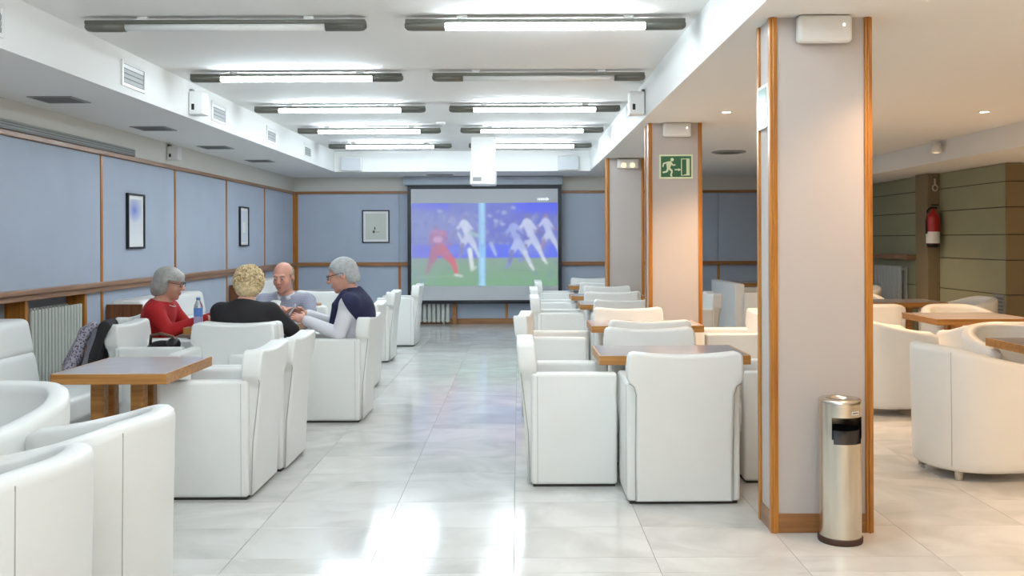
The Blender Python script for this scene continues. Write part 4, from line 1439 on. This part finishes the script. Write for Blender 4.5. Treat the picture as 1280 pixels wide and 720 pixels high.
def collar(P, A, H, mm, r=.062):
    nb = A['neck']
    bm = bmesh.new()
    n = 26
    lo_, hi_, out = [], [], []
    for k in range(n + 1):
        a = PI / 2 + .30 + (2 * PI - .60) * k / n
        c, s_ = math.cos(a), math.sin(a)
        fr = max(0, s_)
        lo_.append(bm.verts.new((nb[0] + c * (r + .006), nb[1] + s_ * (r + .008) + .012, nb[2] - .006 - .05 * fr)))
        hi_.append(bm.verts.new((nb[0] + c * (r - .004), nb[1] + s_ * (r + .002) + .014, nb[2] + .034 - .045 * fr)))
        out.append(bm.verts.new((nb[0] + c * (r + .024), nb[1] + s_ * (r + .030) + .012, nb[2] + .000 - .055 * fr)))
    for k in range(n):
        bm.faces.new((lo_[k], lo_[k + 1], hi_[k + 1], hi_[k])); bm.faces.new((hi_[k], hi_[k + 1], out[k + 1], out[k]))
    bmesh.ops.recalc_face_normals(bm, faces=bm.faces[:])
    o = obj('collar', bm, mm, P, True)
    md = o.modifiers.new('thickness', 'SOLIDIFY'); md.thickness = .004
    return o

SK1 = skin_mat('skin_fair', srgb(206, 156, 134))
SK2 = skin_mat('skin_rosy', srgb(214, 158, 138))
SK3 = skin_mat('skin_pale', srgb(222, 176, 156))
M_HGREY = mat('silver_hair', srgb(168, 166, 160), .32, bump=.5, bscale=90, vary=.14, vscale=30)
M_HBLOND = mat('blond_curls', srgb(218, 194, 150), .5, vary=.30, vscale=45, bump=.4, bscale=120)
M_HWHITE = mat('white_grey_hair', srgb(176, 178, 178), .5, bump=.5, bscale=160, vary=.16, vscale=40)
M_HTHIN = mat('thin_grey_hair', srgb(158, 140, 118), .6, bump=.4, bscale=160, vary=.12, vscale=40)
M_KRED = mat('red_knit', srgb(174, 8, 16), .75, bump=.25, bscale=220, vary=.06, vscale=14)
M_KBLACK = mat('black_knit', srgb(36, 33, 36), .8, bump=.3, bscale=220, vary=.08, vscale=14)
M_NAVY = mat('navy_knit', srgb(34, 36, 72), .8, bump=.3, bscale=220, vary=.08, vscale=14)
M_SHIRTW = mat('white_shirt', srgb(222, 220, 226), .7, bump=.25, bscale=24)
M_TROUS = mat('dark_trousers', srgb(46, 44, 48), .8)
M_TROUSB = mat('brown_trousers', srgb(96, 72, 60), .8)
def checked():
    m = mat('grey_checked_shirt', srgb(160, 164, 182), .7, bump=.2, bscale=24)
    nt = m.node_tree; b = nt.nodes['Principled BSDF']
    tc = nt.nodes.new('ShaderNodeTexCoord')
    outs = []
    for dr in ('X', 'Z'):
        wv = nt.nodes.new('ShaderNodeTexWave'); wv.bands_direction = dr
        wv.inputs['Scale'].default_value = 26
        nt.links.new(tc.outputs['Object'], wv.inputs['Vector']); outs.append(wv)
    ad = nt.nodes.new('ShaderNodeMath'); ad.operation = 'ADD'
    nt.links.new(outs[0].outputs['Fac'], ad.inputs[0]); nt.links.new(outs[1].outputs['Fac'], ad.inputs[1])
    r = nt.nodes.new('ShaderNodeValToRGB')
    r.color_ramp.elements[0].position, r.color_ramp.elements[0].color = .2, srgb(142, 146, 166)
    r.color_ramp.elements[1].position, r.color_ramp.elements[1].color = .75, srgb(172, 175, 190)
    hv = nt.nodes.new('ShaderNodeMath'); hv.operation = 'MULTIPLY'; hv.inputs[1].default_value = .5
    nt.links.new(ad.outputs[0], hv.inputs[0]); nt.links.new(hv.outputs[0], r.inputs['Fac'])
    nt.links.new(r.outputs['Color'], b.inputs['Base Color'])
    return m
M_CHECK = checked()

def base_joints(head, neck, chest, waist, hip, sh=.175, shz=None, kn=.47):
    j = dict(head=head, neck=neck, chest=chest, waist=waist, hip=hip)
    z = shz if shz is not None else neck[2] - .06
    j['sl'] = (-sh, neck[1] - .005, z); j['sr'] = (sh, neck[1] - .005, z)
    j['kl'] = (-.10, hip[1] + .40, .46); j['kr'] = (.10, hip[1] + .40, .46)
    j['al'] = (-.10, hip[1] + .29, .085); j['ar'] = (.10, hip[1] + .29, .085)
    return j

# red sweater, faces +x; right arm (towards the camera) reaches over the table
j = base_joints((0.0, .02, 1.045), (0, -.035, .905), (0, -.075, .755), (0, -.10, .62), (0, -.06, .505), .165, .835)
j.update(er=(.20, .08, .68), wr=(.12, .36, .770), el=(-.22, .08, .68), wl=(-.10, .32, .765))
P, A, H, HR, HS = person((-2.80, 7.52, 0), -PI / 2, 'person with silver bob and glasses in a red sweater, seated by the water bottle', dict(
    j=j, skin=SK1, pitch=-.20, head_scale=1.03, hair=M_HGREY, hair_fn=hair_bob, glasses=True, top=M_KRED, top_name='sweater', trousers=M_TROUSB, collar=.006, cuff=.06,
    hand_r=((-.25, 1, -.05), (0, -.05, -1), .35, 1), hand_l=((.3, 1, 0), (0, 0, -1), .35, -1)))
bm = bmesh.new()
tube(bm, [A['neck'] + np.array((.066 * math.cos(a), .078 * math.sin(a) + .02, -.008 - .035 * max(0, math.sin(a)))) for a in np.linspace(0, 2 * PI, 24)], .0035, 6, False)
obj('necklace', bm, mat('pearl', (.85, .82, .76, 1), .2), P)

# black sweater, back to the camera, faces +y
j = base_joints((0.01, .05, 1.055), (0.0, -.02, .915), (0, -.06, .765), (0, -.09, .63), (0, -.05, .505), .185, .845)
j.update(er=(.315, .10, .70), wr=(.20, .36, .762), el=(-.25, .10, .68), wl=(-.12, .33, .768))
person((-2.05, 7.11, 0), 0, 'person with curly blond hair in a black sweater, back turned', dict(
    j=j, skin=SK3, fat=1.12, pitch=-.18, tilt=.06, head_scale=1.02, hair=M_HBLOND, hair_fn=hair_curly, top=M_KBLACK, top_name='sweater', trousers=M_TROUS, collar=.012, cuff=.06,
    hand_r=((-.5, 1, 0), (0, 0, -1), .4, 1), hand_l=((-.1, 1, 0), (0, 0, -1), .4, -1)))

# balding, grey checked shirt, faces the camera
j = base_joints((0.0, .075, 1.075), (0, .0, .925), (0, -.04, .765), (0, -.075, .625), (0, -.05, .505), .185, .855)
j.update(er=(.25, .12, .70), wr=(.03, .30, .80), el=(-.25, .12, .70), wl=(-.09, .31, .80))
P, A, H, HR, HS = person((-2.005, 8.12, 0), PI, 'balding person in a grey checked shirt, seated facing the camera', dict(
    j=j, skin=SK2, fat=1.08, pitch=-.24, yaw=-.16, head_scale=1.05, hair=M_HTHIN, hair_fn=hair_fringe_ring(), top=M_CHECK, top_name='shirt', trousers=M_TROUS, collar=.012, cuff=.10,
    hand_r=((-.5, .8, .35), (-.5, .3, -.6), .7, 1), hand_l=((.5, .8, .35), (.5, .3, -.6), .7, -1)))
collar(P, A, H, mat('pale_collar', srgb(214, 216, 226), .7))

# white shirt with a navy sweater over the shoulders, faces -x; his left side is towards the camera
j = base_joints((0.0, -.02, 1.110), (0, -.095, .960), (0, -.125, .795), (0, -.105, .64), (0, -.05, .505), .18, .885)
j.update(el=(-.225, -.03, .665), wl=(-.12, .25, .765), er=(.22, .02, .68), wr=(.05, .28, .80))
P, A, H, HR, HS = person((-1.405, 7.44, 0), PI / 2, 'grey-haired person with glasses in a white shirt, navy sweater over the shoulders', dict(
    j=j, skin=SK2, fat=1.12, pitch=-.28, head_scale=1.10, hair=M_HWHITE, hair_fn=hair_short(.055), glasses=True, top=M_SHIRTW, top_name='shirt', trousers=M_TROUS, collar=.014, cuff=.06,
    hand_l=((.25, 1, .30), (.6, .1, -.5), .75, -1), hand_r=((-.2, 1, .30), (-.6, .1, -.5), .75, 1)))
collar(P, A, H, M_SHIRTW)
G = Field((-.34, -.36, .50), (.34, .26, 1.06), .008)
g = .026
G.ell(A['waist'], (.145 * 1.12 + g, .115 * 1.12 + g, .15 + g), .05); G.ell(A['chest'], (.165 * 1.12 + g, .112 * 1.12 + g, .17 + g), .05)
G.cone(A['sl'] + np.array((-.01, 0, 0)), A['sr'] + np.array((.01, 0, 0)), .064 + g, .064 + g, .06); G.cone(A['chest'], A['neck'], .09 + g * .7, .066 + g * .7, .05)
for s in 'lr':
    G.cone(A['s' + s], A['s' + s] + (A['e' + s] - A['s' + s]) * .06, .064 + g * .5, .06 + g * .5, .03)
nk = A['neck']
def keep(X, Y, Z):
    front = Y - (-.215 + .62 * (Z - .68))                  # edge runs from the collar down to the back
    hole = .068 - np.sqrt((X - nk[0]) ** 2 + (Y - nk[1] - .01) ** 2)
    hole = np.where(Z > nk[2] - .05, hole, -1)
    return np.maximum(np.maximum(front, hole), .60 - Z)
G.cut(keep)
for s in (-1, 1):                                          # sleeves hanging down the chest
    G.cone((s * .10, -.045, .965), (s * .125, .015, .88), .030, .028, .015); G.cone((s * .125, .015, .88), (s * .10, .050, .73), .026, .022, .01)
G.obj('draped_sweater', M_NAVY, P)

# things held and on the table
def card_fan(loc, rz, n, label, tilt=-.5):
    c = empty('card_hand', loc, rz, label, 'cards')
    for k in range(n):
        bm = bmesh.new(); box(bm, -.030, .030, -.0006, .0006, 0, .092)
        o = obj('card', bm, M_PAPER, c); o.rotation_euler = (tilt, (k - (n - 1) / 2) * .16, 0); o.location = (0, .0016 * k, 0)
card_fan((-1.80, 7.40, .80), PI / 2 + .3, 4, 'fan of white cards held by the person with the navy sweater', .55)
card_fan((-2.00, 7.735, .81), PI, 3, 'few white cards held by the balding person', .5)
b = empty('water_bottle', (-2.475 + .0, 7.30, .72), 0, 'clear plastic water bottle with blue label on the table', 'bottle')
b.location = (-2.462, 7.255, .72)
M_PET = mat('clear_plastic', (.86, .92, .98, 1), .08)
M_PET.node_tree.nodes['Principled BSDF'].inputs['Transmission Weight'].default_value = .85
M_PET.node_tree.nodes['Principled BSDF'].inputs['IOR'].default_value = 1.2
bm = bmesh.new(); lathe(bm, [(0, 0), (.028, 0), (.033, .008), (.033, .05), (.031, .055), (.033, .06), (.033, .15), (.030, .17), (.014, .205), (.013, .215), (0, .215)], 24); obj('body', bm, M_PET, b, True)
bm = bmesh.new(); lathe(bm, [(.0335, .085), (.034, .087), (.034, .143), (.0335, .145)], 24); obj('label_band', bm, mat('blue_label', srgb(104, 150, 222), .4), b, True)
bm = bmesh.new(); lathe(bm, [(.0338, .03), (.0342, .032), (.0342, .080), (.0338, .082)], 24); obj('lower_band', bm, mat('lilac_label', srgb(196, 178, 214), .4), b, True)
bm = bmesh.new(); lathe(bm, [(0, .208), (.0155, .208), (.0155, .228), (0, .229)], 18); obj('cap', bm, mat('blue_cap', srgb(120, 150, 210), .4), b, True)
for k, (x, y, r) in enumerate(((-2.20, 7.50, .4), (-2.04, 7.58, -.2), (-1.95, 7.46, 1.1))):
    o = obj('playing_card', nbox(-.030, .030, -.045, .045, 0, .0012), M_PAPER); o.location = (x, y, .72); o.rotation_euler = (0, 0, r)
    tag(o, 'white card lying on the table the four people sit around', 'card', 'cards on the table')

# coat and scarf over the back of the armchair, bag on its seat
cx, cy = -2.60, 6.90
G = Field((-3.42, 6.50, .18), (-2.70, 7.2, .92), .008)
def fold(G, y, top, bot, r0=.035, r1=.05, x0=-2.915, x1=-3.07):
    G.cone((x0 + .03, y, top), (x0, y, top - .05), r0, r0, .02); G.cone((x0, y, top - .05), (x1, y - .02, bot), r0, r1, .02)
r_ = random.Random(3)
for k in range(4):
    fold(G, 6.565 + .06 * k, .79, .48 + .03 * r_.random(), .034, .05 + .01 * r_.random(), -2.905 - .012 * min(k, 2), -3.00 - .02 * r_.random())
G.cone((-2.89, 6.58, .79), (-2.91, 6.74, .80), .030, .030, .03)
coat = G.obj('coat', M_KBLACK); tag(coat, 'black coat draped over the back of a white armchair', 'coat')
G = Field((-3.42, 6.45, .18), (-2.80, 6.8, .9), .007)
G.cone((-2.935, 6.535, .765), (-3.01, 6.515, .47), .017, .024, .02)
G.obj('grey_stripe', mat('grey_wool', srgb(112, 112, 122), .85, bump=.3, bscale=150), coat)
def scarf_mat():
    m = mat('lilac_print_scarf', srgb(170, 164, 178), .8)
    nt = m.node_tree; b = nt.nodes['Principled BSDF']; tc = nt.nodes.new('ShaderNodeTexCoord')
    v = nt.nodes.new('ShaderNodeTexVoronoi'); v.inputs['Scale'].default_value = 64
    nt.links.new(tc.outputs['Object'], v.inputs['Vector'])
    r = nt.nodes.new('ShaderNodeValToRGB'); e = r.color_ramp.elements
    e[0].position, e[0].color = .25, srgb(84, 72, 92); e[1].position, e[1].color = .55, srgb(176, 170, 182)
    nt.links.new(v.outputs['Distance'], r.inputs['Fac']); nt.links.new(r.outputs['Color'], b.inputs['Base Color'])
    return m
G = Field((-3.5, 6.45, .18), (-2.80, 7.2, .9), .008)
for k in range(3):
    G.cone((-2.985 - .012 * k, 6.62 + .03 * k, .785), (-3.03 - .015 * k, 6.60 + .03 * k, .74), .032, .036, .02)
    G.cone((-3.03 - .015 * k, 6.60 + .03 * k, .74), (-3.13 - .02 * k, 6.58 + .04 * k, .47 + .02 * k), .036, .046, .02)
tag(G.obj('scarf', scarf_mat()), 'lilac printed scarf hanging beside the black coat on an armchair', 'scarf')
G = Field((-2.82, 6.62, .38), (-2.30, 7.12, .82), .007)
G.ell((-2.58, 6.88, .50), (.15, .10, .09), .03); G.ell((-2.60, 6.88, .58), (.12, .075, .08), .04); G.ell((-2.50, 6.84, .635), (.05, .04, .05), .02)
G.cut(lambda X, Y, Z: .418 - Z)
bag = G.obj('handbag', mat('black_leather', srgb(34, 32, 32), .3, bump=.2, bscale=60)); tag(bag, 'black handbag lying on the seat of an armchair', 'handbag')
bm = bmesh.new()
tube(bm, [(-2.68, 6.86, .62), (-2.66, 6.83, .70), (-2.58, 6.81, .715), (-2.50, 6.82, .69), (-2.47, 6.84, .64)], .011, 8)
obj('handle', bm, mat('brown_strap', srgb(92, 66, 48), .5), bag, True)
